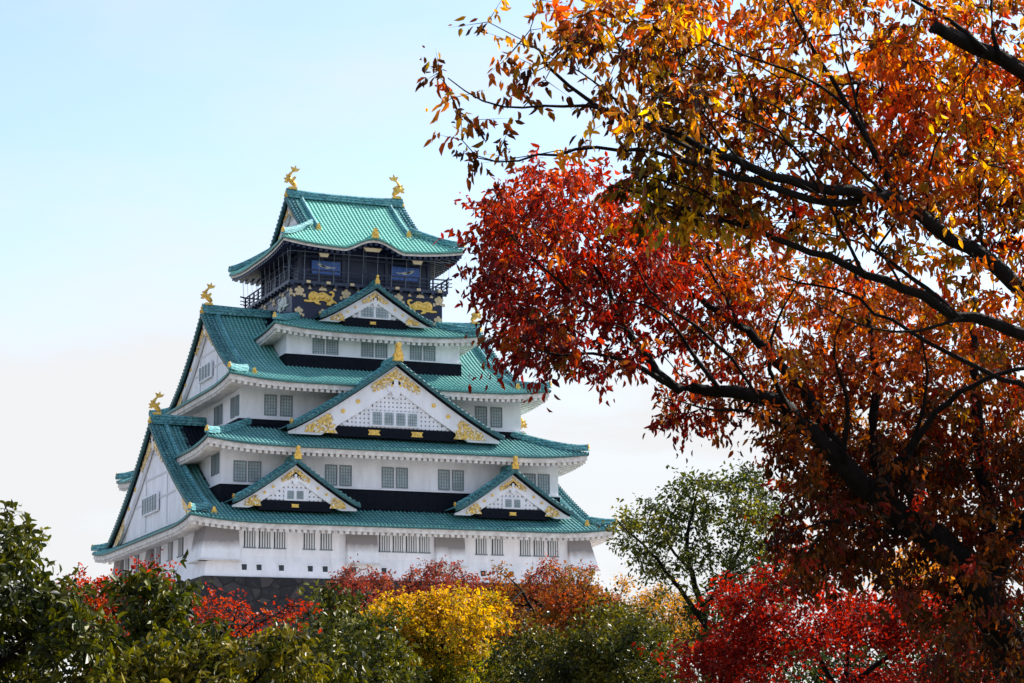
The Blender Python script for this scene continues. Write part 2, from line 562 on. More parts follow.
OVER = {1: 2.2, 2: 2.15, 3: 1.95, 4: 1.65, 5: 3.0}
def build_roof(t, top_d):
    mb = MB()
    hx, hy = HX[t], HY[t]
    gable = t in GV
    gi = GV[t] - 1.05 if gable else None
    for side in 'fblr':
        L = hx if side in 'fb' else hy
        if gable and side in 'fb':
            tile_block(mb, t, side, -gi, gi, lambda e: np.full_like(e, hy - .02), 18)
            for sg in (-1, 1):
                a, b = sorted((sg * gi, sg * L))
                tile_block(mb, t, side, a, b, lambda e: np.maximum(L - np.abs(e), 0), 5)
        elif gable:
            D = hx - GV[t] + 1.2
            tile_block(mb, t, side, -L, L, lambda e: np.minimum(D, np.maximum(L - np.abs(e), 0)), 5)
        else:
            tile_block(mb, t, side, -L, L, lambda e: np.minimum(top_d, np.maximum(L - np.abs(e), 0)), 8)
    roof = mb.build('roof', COPPER, CASTLE, attr='wear_shade')
    # hip ridges and their gilded ends
    hd = hx - GV[t] + 1.1 if gable else top_d
    for sx in (-1, 1):
        for sy in (-1, 1):
            d = np.linspace(0.0, hd, 9)
            MB().sweep(corner_pts(t, sx, sy, d), .42, .5).build('hip_ridge', COPPER, roof)
            q = corner_pts(t, sx, sy, np.array([0.05]))[0]
            o = MB(); ornament(o, q + [0, 0, .12], math.atan2(sy, sx), .45)
            o.build('ridge_end', GOLD, roof)
    # white eaves: fascia, soffit and rafters
    em = MB()
    ov = OVER[t]
    thin = t == 5
    fa0, fa1 = (.15, .40) if thin else (.16, .62)
    for side in 'fblr':
        L = hx if side in 'fb' else hy
        e = np.linspace(-L + .14, L - .14, 141)
        zt = roof_z(t, side, e, 0 * e)
        din = np.minimum(ov, np.maximum(L - np.abs(e), .14))
        rows = []
        for dd, zz in ((np.full_like(e, .14), zt - fa0), (np.full_like(e, .14), zt - fa1), (din, zt - fa1 - .05 + .16 * din)):
            x, y = side_xy(t, side, e, dd)
            rows.append(np.stack([np.broadcast_to(x, e.shape), np.broadcast_to(y, e.shape), zz], -1))
        v = np.stack(rows, 1)
        i, j = np.meshgrid(np.arange(len(e) - 1), np.arange(2), indexing='ij')
        f = np.stack([i * 3 + j, i * 3 + j + 1, (i + 1) * 3 + j + 1, (i + 1) * 3 + j], -1).reshape(-1, 4)
        for q in (0, 1):
            em.add(v, f[q::2] if False else f[(np.arange(len(f)) % 2) == q], mat=0 if (q == 0 or not thin) else 1)
        # rafters
        for ec in np.arange(-L + .5, L - .49, .56):
            dmx = min(ov, L - abs(ec))
            if dmx < .5: continue
            zc = float(roof_z(t, side, np.array([ec]), np.array([0.]))[0]) - fa1
            pts = []
            for k, (dd, zz) in enumerate(((.22, zc - .26), (.22, zc + .03), (dmx, zc + .16 * dmx + .0), (dmx, zc - .27 + .16 * dmx))):
                for w in (-.16, .16):
                    x, y = side_xy(t, side, ec + w, dd)
                    pts.append((x, y, zz))
            em.add(pts, [[0, 1, 3, 2], [2, 3, 5, 4], [4, 5, 7, 6], [6, 7, 1, 0], [0, 2, 4, 6], [1, 7, 5, 3]], mat=1 if thin else 0)
    em.build('eave', [EAVE_WHITE, LACQUER], roof)
    return roof

ROOF = {}
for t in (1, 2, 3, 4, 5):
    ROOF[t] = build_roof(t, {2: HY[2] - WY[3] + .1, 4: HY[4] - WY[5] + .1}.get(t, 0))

# ------------------------------------------------------------------ walls, boarding, bays
for t in (1, 2, 3, 4):
    w = MB()
    top = Z0[t] - .35
    x, y, z = WX[t], WY[t], WZ[t]
    v = [(-x, -y, z), (x, -y, z), (x, y, z), (-x, y, z), (-x, -y, top + .6), (x, -y, top + .6), (x, y, top + .6), (-x, y, top + .6)]
    if t == 1:
        b = .34
        v = [(-x - b, -y - b, z), (x + b, -y - b, z), (x + b, y + b, z), (-x - b, y + b, z),
             (-x, -y, 2.2), (x, -y, 2.2), (x, y, 2.2), (-x, y, 2.2),
             (-x, -y, top + .6), (x, -y, top + .6), (x, y, top + .6), (-x, y, top + .6)]
    f = []
    for k in range(len(v) // 4 - 1):
        f += [[k * 4 + i, k * 4 + (i + 1) % 4, k * 4 + 4 + (i + 1) % 4, k * 4 + 4 + i] for i in range(4)]
    w.add(v, f)
    w.build('wall', PLASTER, CASTLE)
    if t > 1:
        bd = MB()
        lo = float(prof(t - 1, HY[t - 1] - y)) - .8
        for sx, sy, dx, dy in ((0, -1, x + .12, .12), (0, 1, x + .12, .12), (-1, 0, .12, y), (1, 0, .12, y)):
            cx, cy_ = sx * (x + .06), sy * (y + .06)
            bd.box((cx, cy_, (lo + z) / 2), (2 * dx if sx == 0 else .12, 2 * dy if sy == 0 else .12, z - lo))
            bd.box((cx * 1.004, cy_ * 1.004, z + .05), (2 * dx + .1 if sx == 0 else .2, 2 * dy + .1 if sy == 0 else .2, .12), 1)
        bd.build('base_board', [DARKBOARD, PLASTER], CASTLE)

# frames on each face: u to the right seen from outside, dep inwards
def Gf(y0, cx=0.0):
    return lambda u, dep, w: (cx + u, y0 + dep, w)
def Gl(x0, cy0=0.0):
    return lambda u, dep, w: (x0 + dep, cy0 - u, w)
def Gr(x0, cy0=0.0):
    return lambda u, dep, w: (x0 - dep, cy0 + u, w)

def lattice_window(G, u0, u1, z0, z1, parent=CASTLE):
    fr = MB()
    t_ = .09
    for a, b in (((u0 - t_, -.09, z0 - t_), (u0, .02, z1 + t_)), ((u1, -.09, z0 - t_), (u1 + t_, .02, z1 + t_)),
                 ((u0, -.09, z1), (u1, .02, z1 + t_)), ((u0, -.11, z0 - t_), (u1, .02, z0))):
        fr.box2(a, b, 0, G)
    w = fr.build('window', FRAME, parent)
    MB().box2((u0, -.02, z0), (u1, .02, z1), 0, G).build('pane', PANE, w)
    lt = MB()
    for k in range(1, 4):
        u = u0 + (u1 - u0) * k / 4
        lt.box2((u - .025, -.05, z0), (u + .025, -.02, z1), 0, G)
    for k in range(1, 6):
        z = z0 + (z1 - z0) * k / 6
        lt.box2((u0, -.045, z - .02), (u1, -.021, z + .02), 0, G)
    lt.build('lattice', FRAME, w)
    return w

def barred_window(G, u0, u1, z0, z1, n=4):
    fr = MB()
    fr.box2((u0, -.02, z0), (u1, .02, z1), 1, G)
    fr.box2((u0 - .08, -.12, z0 - .1), (u1 + .08, .02, z0), 0, G)
    fr.box2((u0 - .05, -.06, z1), (u1 + .05, .02, z1 + .07), 0, G)
    w = fr.build('window', [FRAME, DARKGAP], CASTLE)
    br = MB()
    p = (u1 - u0) / (n + .5)
    for k in range(n):
        u = u0 + p * (k + .75)
        br.box2((u - .07, -.1, z0), (u + .07, -.02, z1), 0, G)
    br.build('bars', PLASTER_GREY, w)
    return w
PLASTER_GREY = simple('bar_plaster', (0.62, 0.63, 0.66), 0.7)

g = Gf(-WY[4])
for a, b in ((-6.08, -5.09), (-4.72, -3.72), (-1.22, -.2), (.19, 1.2), (3.7, 4.7), (5.09, 6.1)):
    lattice_window(g, a, b, 22.2, 23.62)
g = Gf(-WY[3])
for a, b in ((-11.55, -10.55), (-10.03, -9.03), (9.33, 10.34), (10.9, 11.9)):
    lattice_window(g, a, b, 15.75, 17.5)
g = Gl(-WX[3])
for a, b in ((3.2, 4.3), (4.75, 5.8), (8.9, 9.9), (10.5, 11.4)):
    lattice_window(g, a, b, 15.7, 17.4)
g = Gf(-WY[2])
for a, b in ((-15.25, -14.23), (-13.9, -12.87), (-6.63, -5.66), (-5.26, -4.28), (-1.18, -.19), (.2, 1.18), (4.35, 5.33), (5.74, 6.72), (13.02, 14.03), (14.45, 15.45)):
    lattice_window(g, a, b, 9.12, 10.83)
g = Gl(-WX[2])
for a, b in ((11.5, 12.5), (12.95, 13.9)):
    lattice_window(g, a, b, 9.9, 11.6)
g = Gf(-WY[1])
for a, b in ((-14.95, -13.92), (-13.58, -12.54), (-12.2, -11.17), (-9.45, -8.42), (-7.87, -6.83), (-2.33, -1.32), (-1.02, -.04), (.25, 1.27), (1.54, 2.52),
             (7.07, 8.12), (8.67, 9.75), (11.49, 12.5), (12.86, 13.9), (14.27, 15.32)):
    barred_window(g, a, b, 2.95, 4.62)
g = Gl(-WX[1])
for a, b in ((3.2, 5.0), (7.0, 8.9), (-1.2, .6), (-9.6, -7.9), (-13.6, -11.9)):
    barred_window(g, a, b, 2.9, 4.6, 3)
g = Gf(-WY[1] - .21)
for c in (-14.95, -13.6, -11.55, -8.87, -7.48, -4.8, -1.92, 7.7, 10.5, 13.94):
    lp = MB().box2((c - .22, -.02, .88), (c + .22, .3, 1.42), 0, g)
    for a, b in (((c - .3, -.06, .8), (c + .3, .3, .88)), ((c - .3, -.06, 1.42), (c + .3, .3, 1.5))):
        lp.box2(a, b, 1, g)
    lp.build('loophole', [DARKGAP, PLASTER], CASTLE)

def bay(G, u0, u1, top=4.75, bot=1.72, out=.78, endl=0., endr=0.):
    b = MB()
    p = [(u0, .3, top), (u1, .3, top), (u1, -.22, top), (u0, -.22, top), (u0 - endl, .3, bot), (u1 + endr, .3, bot), (u1 + endr, -out, bot), (u0 - endl, -out, bot),
         (u0 - endl, -out, bot + .12), (u1 + endr, -out, bot + .12)]
    v = [G(*q) for q in p]
    o = b.add(v, [[3, 8, 9, 2], [8, 7, 6, 9], [0, 4, 7, 8, 3], [1, 2, 9, 6, 5], [7, 4, 5, 6], [0, 3, 2, 1]]).build('stone_drop_bay', BAY_PLASTER, CASTLE)
    MB().box2((u0 - endl - .12, -out - .12, bot - .1), (u1 + endr + .12, -.02, bot - .003), 0, G).build('lip', EAVE_WHITE, o)
g = Gf(-WY[1])
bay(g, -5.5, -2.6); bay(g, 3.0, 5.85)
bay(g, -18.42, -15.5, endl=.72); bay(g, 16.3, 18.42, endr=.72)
g = Gl(-WX[1])
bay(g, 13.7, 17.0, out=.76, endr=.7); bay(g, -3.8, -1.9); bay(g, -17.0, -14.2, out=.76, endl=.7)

# ------------------------------------------------------------------ gables
def arc(cx, cz, r, n=8):
    return [(cx + r * math.cos(a), cz + r * math.sin(a)) for a in np.linspace(0, 2 * math.pi, n, endpoint=False)]

def gable_face(par, G, rake, w, zb, bh, lattice=True, windows=(), plates=(), band=None, gold=True, scale=1.0, wall_w=None, zclip=None, gb=None):
    gb = gb or bh
    z_end = zb - .95 if scale > .9 else zb - .75 if scale > .6 else zb - .55
    us = np.linspace(-w, w, 41)
    rk = np.array([rake(abs(u)) for u in us])
    # plaster wall behind
    ww = wall_w or w * .86
    uw = np.linspace(-ww, ww, 31)
    rw = np.array([rake(abs(u)) for u in uw]) - .15
    MB().band(uw, np.minimum(np.full_like(uw, zb), rw - .02), rw, .32, .6, G).build('gable_wall', PLASTER, par)
    # barge boards
    bb = MB()
    hgt = bh * (1 - .18 * np.abs(us) / w)
    lo = rk - .12 - hgt
    lo = np.maximum(lo, zclip if zclip is not None else z_end)
    bb.band(us, lo, np.maximum(rk - .12, lo + .01), -.12, .22, G)
    bb.band(us, rk - .06, rk + .10, -.26, .1, G, 1)
    bb.build('bargeboard', [PLASTER, DARKBOARD], par)
    inner = lambda u: rake(abs(u)) - .12 - bh * .96
    # the width where the inner edge of the boards meets the base
    lim = max((u for u in np.linspace(.2, w, 200) if inner(u) > zb + .1), default=.5)
    if lattice:
        sp = .40
        bk = MB()
        ul = np.linspace(-lim, lim, 31)
        hi = np.maximum(np.array([inner(u) for u in ul]), zb + .05)
        bk.band(ul, np.full_like(ul, zb), hi, .24, .3, G, 1)
        for u in np.arange(-math.floor(lim / sp) * sp, lim, sp):
            top = inner(u)
            if top > zb + .15:
                bk.box2((u - .13, .14, zb), (u + .13, .235, top), 0, G)
        zz = zb + .22
        while zz < inner(0) - .2:
            cand = [u for u in np.linspace(0, lim, 120) if inner(u) > zz]
            if cand:
                bk.box2((-cand[-1], .15, zz - .13), (cand[-1], .225, zz + .13), 0, G)
            zz += sp
        bk.build('lattice', [PLASTER, FRAME], par)
    for (a, b, c, d, n) in windows:
        wn = MB()
        wn.box2((a - .14, .02, c - .14), (b + .14, .2, d + .14), 2, G)
        pw = (b - a) / n
        for k in range(n):
            wn.box2((a + k * pw + .12, -.01, c), (a + (k + 1) * pw - .12, .1, d), 1, G)
            for q in (1, 2, 3):
                u = a + k * pw + .12 + (pw - .24) * q / 4
                wn.box2((u - .02, -.03, c), (u + .02, -.01, d), 0, G)
            for q in (1, 2, 3):
                z = c + (d - c) * q / 4
                wn.box2((a + k * pw + .12, -.028, z - .02), (a + (k + 1) * pw - .12, -.012, z + .02), 0, G)
        wn.build('gable_window', [FRAME, PANE, PLASTER], par)
    # pendant under the peak
    zp = inner(0)
    s = scale
    pd = MB()
    pd.prism([(-.9 * s, .1 * s + zp), (-.75 * s, -.4 * s + zp), (-.4 * s, -.35 * s + zp), (-.3 * s, -.8 * s + zp), (0, -1.1 * s + zp), (.3 * s, -.8 * s + zp), (.4 * s, -.35 * s + zp), (.75 * s, -.4 * s + zp), (.9 * s, .1 * s + zp), (0, .9 * s + zp)], -.2, .1, G)
    pd.prism(arc(0, zp - .15 * s, .22 * s), -.27, -.2, G)
    pd.build('pendant', PLASTER, par)
    if gold:
        pk = MB()
        # leaf-work of the peak, running down both boards
        for sg in (-1, 1):
            span = w * .23
            k = 11
            for q in range(k):
                u0, u1 = sg * span * q / k, sg * span * (q + 1) / k
                z_0, z_1 = rake(abs(u0)) - .34, rake(abs(u1)) - .34
                dpt = gb * (1.25 if q < 3 else 1.05 - .07 * (q - 3)) * (1.0 if q % 2 else .74)
                pk.prism([(u0, z_0), (u0, z_0 - dpt), (u1, z_1 - dpt * .9), (u1, z_1)], -.2, -.12, G)
                if q % 2:
                    pk.prism(arc(u1, z_1 - dpt * .95, .15 * s, 7), -.24, -.15, G)
                else:
                    pk.prism(arc((u0 + u1) / 2, (z_0 + z_1) / 2 - dpt * .5, .14 * s, 7), -.27, -.2, G)
        pk.build('peak_fitting', GOLDWORK, par)
        for sg in (-1, 1):
            gm = MB()
            if zclip is None:
                zl = zb - .78 * (zb - z_end)
                top = [(u * w, max(zl + .1, min(rake(u * w) - .30 * gb - .1, zb + (.95 if scale > .9 else .55) * gb - (u - .62) ** 2 * w))) for u in np.linspace(.84 if scale > .9 else .80, .62, 9)]
                top = [(a, z + (.07 * gb if q % 2 else 0)) for q, (a, z) in enumerate(top)]
                out = [(sg * (.86 if scale > .9 else .82) * w, zl)] + [(sg * a, z) for a, z in top] + [(sg * .585 * w, zb + (.5 if scale > .9 else .3) * gb), (sg * .60 * w, zb + .15 * gb), (sg * .555 * w, zb), (sg * .575 * w, (zb + zl) / 2), (sg * .55 * w, zl)]
                gm.prism(out, -.2, -.13, G)
                for a, c in ((.62, .35), (.67, .1), (.73, -.05), (.64, -.15)):
                    gm.prism(arc(sg * a * w, zb + c * gb, .17 * s, 7), -.26, -.2, G)
            else:
                for q in range(7):
                    a, b = w * (.95 - .05 * q), w * (.95 - .05 * q - .045)
                    za, zb_ = rake(a) - .2, rake(b) - .2
                    fa, fb = max(zclip + .05, za - gb * 1.2), max(zclip + .05, zb_ - gb * (1.1 if q % 2 else .8))
                    if za - fa > .1 and zb_ - fb > .1:
                        gm.prism([(sg * a, za), (sg * a, fa), (sg * b, fb), (sg * b, zb_)], -.19, -.13, G)
            if gm.n:
                gm.build('board_end_fitting', GOLDWORK, par)
            for u in (.36 * w, .50 * w):
                MB().prism(arc(sg * u, rake(u) - .12 - bh * .42, .2 * s), -.22, -.12, G).build('rosette', GOLD, par)
    if band:
        bz0, bz1, bw = band
        bm = MB().box2((-bw, .0, bz0), (bw, .4, bz1), 0, G)
        for u in plates:
            zc = (bz0 + bz1) / 2
            bm.prism([(u - .6 * s, zc - .24 * s), (u + .6 * s, zc - .24 * s), (u + .45 * s, zc), (u + .6 * s, zc + .24 * s), (u - .6 * s, zc + .24 * s), (u - .45 * s, zc)], -.06, 0, G, 1)
        bm.build('base_band', [DARKBOARD, GOLD], par)

def slope_roof(mb, G, rake, w, dep0, dep1, thick=.32, teeth=True):
    """two curved slopes, rolls running down the slope, ridge along depth"""
    dep, h, g_ = rib_cols(dep0, dep1)
    u = np.linspace(0, w, 13)
    for sg in (-1, 1):
        D_, U_ = np.meshgrid(dep, u, indexing='ij')
        Zs = np.array([rake(q) for q in u])[None, :] + thick + h[:, None]
        v = np.array([G(sg * a, d, z) for a, d, z in zip(U_.ravel(), D_.ravel(), Zs.ravel())])
        n = len(u)
        i, j = np.meshgrid(np.arange(len(dep) - 1), np.arange(n - 1), indexing='ij')
        f = np.stack([i * n + j, (i + 1) * n + j, (i + 1) * n + j + 1, i * n + j + 1], -1).reshape(-1, 4)
        A = np.zeros((len(v), 3)); A[:, 1] = np.repeat(g_, n) * .9
        mb.add(v, f if sg < 0 else f[:, ::-1], 0, A)
        # front edge and teeth of the verge
        zf = np.array([rake(q) for q in u])
        mb.band(sg * u, zf + .02, zf + thick, dep0 - .03, dep0 + .2, G)
        mb.A[-1][:, 1] = .75
        if teeth:
            for q in np.arange(.25, w - .1, .42):
                z = rake(q) + thick
                mb.box((sg * q, dep0 + .42, z + .05), (.2, .95, .16), 0, G)
                mb.A[-1][:, 1] = .45

def chidori(cx, yf, w, z_apex, z_tip, yb, bh, **kw):
    p = 1.14
    rake = lambda u: z_tip + (z_apex - z_tip) * max(0., 1 - min(u, w * 1.04) / w) ** p - max(0, u - w) * .25
    G = Gf(yf, cx)
    mb = MB()
    slope_roof(mb, G, rake, w * 1.03, -.75, yb - yf)
    o = mb.build('gable', COPPER, CASTLE, attr='wear_shade')
    rg = MB()
    pts = np.array([G(0, d, z_apex + .38) for d in np.linspace(-.7, yb - yf, 5)])
    rg.sweep(pts, .55, .6)
    for sg in (-1, 1):                                    # descending ridges just behind the verge
        us = np.linspace(.3, w * .93, 10)
        rg.sweep(np.array([G(sg * q, .75, rake(q) + .38) for q in us]), .36, .38)
    rg.build('ridge', COPPER, o)
    s = kw.pop('orn', 1.0)
    og = MB()
    q = np.array(G(0, -.75, z_apex + .55))
    ornament(og, q, -math.pi / 2, s)
    og.prism(arc(q[0], q[2] + 1.05 * s, .22 * s), q[1] - .3 * s, q[1] + .3 * s, lambda u, d, w_: (u, d, w_))
    og.build('ridge_end', GOLD, o)
    for sg in (-1, 1):
        q = np.array(G(sg * w * .95, .75, rake(w * .95) + .5))
        og = MB()
        ornament(og, q, 0 if sg > 0 else math.pi, .4 * s + .08)
        og.build('ridge_end', GOLD, o)
    gable_face(o, G, rake, w, **{'bh': bh, **kw})
    return o

chidori(-.05, -15.0, 10.3, 20.45, 13.9, -11.7, 2.15, gb=1.1, zb=14.5, windows=[(-2.35, 2.25, 14.78, 15.95, 4)], plates=(-2.1, 2.1), band=(13.55, 14.5, 6.2), scale=1.0, orn=1.15)
for cx in (-10.3, 10.75):
    chidori(cx, -17.0, 5.75, 10.5, 6.75, -14.7, 1.2, gb=.62, zb=7.2, windows=[(-.85, .9, 7.35, 8.1, 2)], plates=(0,), band=(6.3, 7.2, 3.4), scale=.62, orn=.8)
chidori(.2, -8.5, 5.55, 28.95, 25.65, -7.2, 1.15, gb=.55, zb=26.05, windows=[(-1.5, 1.5, 26.2, 27.2, 2)], plates=(-.2,), band=(25.2, 26.05, 3.2), scale=.55, orn=.55)

# side gables of the three hip-and-gable roofs
def fish(p, sx, s=1.0):
    """gilded dolphin-fish standing on its head, tail curling towards the middle of the ridge"""
    f = MB()
    k = np.linspace(0, 1, 12)
    x = sx * (-.45 + 1.0 * k - 1.5 * k * k * (1 - k) * 2 - .55 * k ** 2 + .25 * k ** 6)
    z = .25 + 1.55 * k ** .85
    x = sx * np.interp(k, [0, .15, .35, .6, .8, 1], [-.42, -.1, .22, .25, .05, -.22])
    r = np.interp(k, [0, .1, .3, .6, .85, 1], [.15, .27, .28, .18, .10, .06])
    pts = np.stack([p[0] + s * x, np.full_like(x, p[1]), p[2] + s * z], -1)
    f.tube(pts, r * s, 8)
    G = lambda u, d, w: (p[0] + s * sx * u, p[1] + s * d, p[2] + s * w)
    f.prism([(-.12, 1.6), (-.62, 1.72), (-.8, 2.0), (-.45, 1.95), (-.38, 2.3), (-.2, 2.02), (.12, 2.12), (-.02, 1.78)], -.08, .08, G)
    f.prism([(.4, .5), (.78, .55), (.62, .75), (.8, .95), (.52, 1.05), (.6, 1.3), (.3, 1.35)], -.06, .06, G)
    for sg in (-1, 1):
        f.prism([(-.05, .6), (.15, .75), (-.15, 1.15), (-.35, 1.0)], sg * .25, sg * .38, G)
    f.prism([(-.5, -.12), (.36, -.12), (.3, .12), (-.44, .12)], -.28, .28, G)
    return f.build('fish_ornament', GOLD, CASTLE, smooth=False)

for t in (1, 3, 5):
    hy, gv = HY[t], GV[t]
    zr = float(prof(t, hy))
    rg = MB()
    xs = np.linspace(-gv + .1, gv - .1, 21)
    crown = .25 * (np.abs(xs) / gv) ** 3
    rg.sweep(np.stack([xs, 0 * xs, zr + .05 + crown], -1), .62, .72)
    rg.box((0, 0, zr + .12), (2 * gv - .6, .95, .36))
    rg.build('main_ridge', COPPER, ROOF[t])
    for sx in (-1, 1):
        x0 = sx * (gv - .55)
        G = (Gl if sx < 0 else Gr)(x0)
        rk = lambda u, t=t, hy=hy: float(prof(t, hy - min(u, hy))) - .32
        wv = hy - (HX[t] - gv) + .35
        gb = MB()
        slope_roof(gb, G, rk, wv, -.55, .62, thick=.40)
        o = gb.build('gable', COPPER, CASTLE, attr='wear_shade')
        zb = float(prof(t, HX[t] - gv + .8)) + .25
        if t == 1: kw = dict(windows=[(-4.6, 1.2, 7.9, 9.4, 6)], bh=1.0, scale=1.0)
        elif t == 3: kw = dict(windows=[(-2.6, 1.6, 20.9, 22.2, 4)], bh=.85, scale=.8)
        else: kw = dict(windows=[], bh=.65, scale=.55)
        rl = MB()
        for f0 in (.30, .52, .74):
            zz = zb + (rk(0) - zb) * f0
            half = max(.3, max((q for q in np.linspace(0, wv, 80) if rk(q) - 1.1 * kw['bh'] > zz), default=.3))
            rl.box2((-half, .24, zz - .09), (half, .33, zz + .09), 0, G)
        for u in (-.22, .22):
            rl.box2((u * wv - .09, .25, zb + .2), (u * wv + .09, .33, min(rk(abs(u) * wv) - .9, zb + (rk(0) - zb) * .74)), 0, G)
        rl.build('relief_beam', PLASTER_GREY, o)
        gable_face(o, G, rk, wv, zb=zb, lattice=False, wall_w=wv * .97, zclip=zb - .15, **kw)
        for sg in (-1, 1):
            us = np.linspace(.35, wv - .6, 14)
            MB().sweep(np.array([G(sg * q, 1.0, float(prof(t, hy - q)) + .1) for q in us]), .42, .46).build('descending_ridge', COPPER, ROOF[t])
            q = np.array(G(sg * (wv - .6), 1.0, float(prof(t, hy - wv + .6)) + .25))
            oe = MB()
            ornament(oe, q, math.pi / 2 * (1 if q[1] > 0 else -1), .58)
            oe.build('ridge_end', GOLD, ROOF[t])
        oe = MB()
        ornament(oe, np.array([sx * (gv - .1), 0, zr + .0]), 0 if sx > 0 else math.pi, .75)
        oe.build('ridge_end', GOLD, ROOF[t])
        fish((sx * (gv - .65), 0, zr + .98), sx, {1: .95, 3: .95, 5: 1.05}[t])

# ------------------------------------------------------------------ top storey: black and gold
x5, y5 = WX[5], WY[5]
lw = MB()
lw.box((0, 0, 27.0), (2 * x5, 2 * y5, 4.6))
for z, ex in ((26.0, .12), (28.75, .15)):
    lw.box((0, 0, z), (2 * x5 + ex, 2 * y5 + ex, .22), 0)
lw.build('wall', LACQUER, CASTLE)
uw = MB()
ux, uy = 6.6, 6.1
uw.box((0, 0, 31.6), (2 * ux, 2 * uy, 4.4))
for s in (-1, 1):
    for k in np.linspace(-ux, ux, 7):
        uw.box((k, s * (uy + .06), 31.4), (.3, .2, 4.0), 1)
    for k in np.linspace(-uy, uy, 6):
        uw.box((s * (ux + .06), k, 31.4), (.2, .3, 4.0), 1)
    uw.box((0, s * (uy + .08), 32.25), (2 * ux, .22, .22), 1)
    uw.box((s * (ux + .08), 0, 32.25), (.22, 2 * uy, .22), 1)
uw.build('wall', [LACQUER, NAVY], CASTLE)
# soffit ceiling of the top roof so the dark eaves close
vd = MB()
vx, vy = 8.1, 7.6
vd.box((0, 0, 29.38), (2 * vx, 2 * vy, .28))
for k in np.arange(-vx + .3, vx, 1.1):
    for s in (-1, 1):
        vd.box((k, s * (vy - .35), 29.16), (.26, .7, .18), 0)
for k in np.arange(-vy + .5, vy, 1.1):
    for s in (-1, 1):
        vd.box((s * (vx - .35), k, 29.16), (.7, .26, .18), 0)
ver = vd.build('veranda', [NAVY], CASTLE)
for s in (-1, 1):
    rl = MB()
    for z, r in ((29.85, .05), (30.2, .05), (30.62, .08)):
        rl.tube([(-vx - .45, s * (vy - .1), z + .12), (-vx + .3, s * (vy - .1), z), (vx - .3, s * (vy - .1), z), (vx + .45, s * (vy - .1), z + .12)], r, 6)
    for k in np.linspace(-vx + .1, vx - .1, 12):
        rl.box((k, s * (vy - .1), 30.05), (.14, .14, 1.1))
    rl.build('railing', NAVY, ver)
    rl = MB()
    for z, r in ((29.85, .05), (30.2, .05), (30.62, .08)):
        rl.tube([(s * (vx - .1), -vy - .45, z + .12), (s * (vx - .1), -vy + .3, z), (s * (vx - .1), vy - .3, z), (s * (vx - .1), vy + .45, z + .12)], r, 6)
    for k in np.linspace(-vy + .1, vy - .1, 11):
        rl.box((s * (vx - .1), k, 30.05), (.14, .14, 1.1))
    rl.build('railing', NAVY, ver)
nw = MB()
for k in np.linspace(-vx, vx, 12):
    for s in (-1, 1):
        nw.tube([(k, s * vy, 29.5), (k, s * (vy + .35), 32.9)], .014, 4, cap=False)
for k in np.linspace(-vy, vy, 11):
    for s in (-1, 1):
        nw.tube([(s * vx, k, 29.5), (s * (vx + .2), k, 32.9)], .014, 4, cap=False)
for z in (32.3,):
    nw.tube([(-vx - .1, -vy - .2, z), (vx + .1, -vy - .2, z), (vx + .1, vy + .2, z), (-vx - .1, vy + .2, z), (-vx - .1, -vy - .2, z)], .015, 4, cap=False)
nw.build('safety_netting', WIRE, CASTLE)

G5 = Gf(-y5)
G5l = Gl(-x5)
def tiger(G, cx, cz, flip, mat=GOLD, s=1.0):
    body = [(-1.75, -.38), (-1.2, -.42), (-.75, -.36), (-.5, -.55), (-.1, -.62), (-.05, -.5), (-.3, -.38), (-.15, -.2), (.35, -.22), (.6, -.35), (.5, -.6), (.95, -.62), (1.0, -.45),
            (1.25, -.35), (1.55, -.42), (1.5, -.25), (1.2, -.1), (1.1, .1), (1.3, .35), (1.32, .62), (1.1, .78), (.8, .72), (.78, .6), (1.05, .6), (1.12, .45), (.95, .25), (.7, .38), (.35, .6), (0, .62), (-.3, .48),
            (-.5, .58), (-.75, .66), (-1.0, .6), (-1.2, .45), (-1.3, .2), (-1.28, -.05), (-1.15, -.2), (-1.7, -.22)]
    m_ = MB()
    m_.prism([(cx + flip * s * a, cz + s * b) for a, b in body], -.12, .02, G)
    for (a, b, r) in ((-.85, .18, .42), (.05, .22, .36), (.62, .05, .34), (-.4, .1, .3)):   # head, shoulders and haunch swell out
        pa = arc(0, 0, 1, 12)
        vv = [G(cx + flip * s * (a + r * p_), -.12, cz + s * (b + r * q_)) for p_, q_ in pa] + [G(cx + flip * s * (a + .5 * r * p_), -.19, cz + s * (b + .5 * r * q_)) for p_, q_ in pa] + [G(cx + flip * s * a, -.21, cz + s * b)]
        m_.add(vv, [[k, (k + 1) % 12, 12 + (k + 1) % 12, 12 + k] for k in range(12)] + [[12 + k, 12 + (k + 1) % 12, 24] for k in range(12)])
    for (a, b, r) in ((-.98, .22, .07), (-.72, .24, .07), (-.86, .02, .1)):
        m_.prism(arc(cx + flip * s * a, cz + s * b, r * s, 6), -.25, -.19, G)
    m_.build('tiger_relief', mat, CASTLE)
tiger(G5, -4.75, 27.95, 1)
tiger(G5, 5.3, 27.75, -1)
tiger(G5l, 4.3, 27.7, -1, CRANE, 1.0)

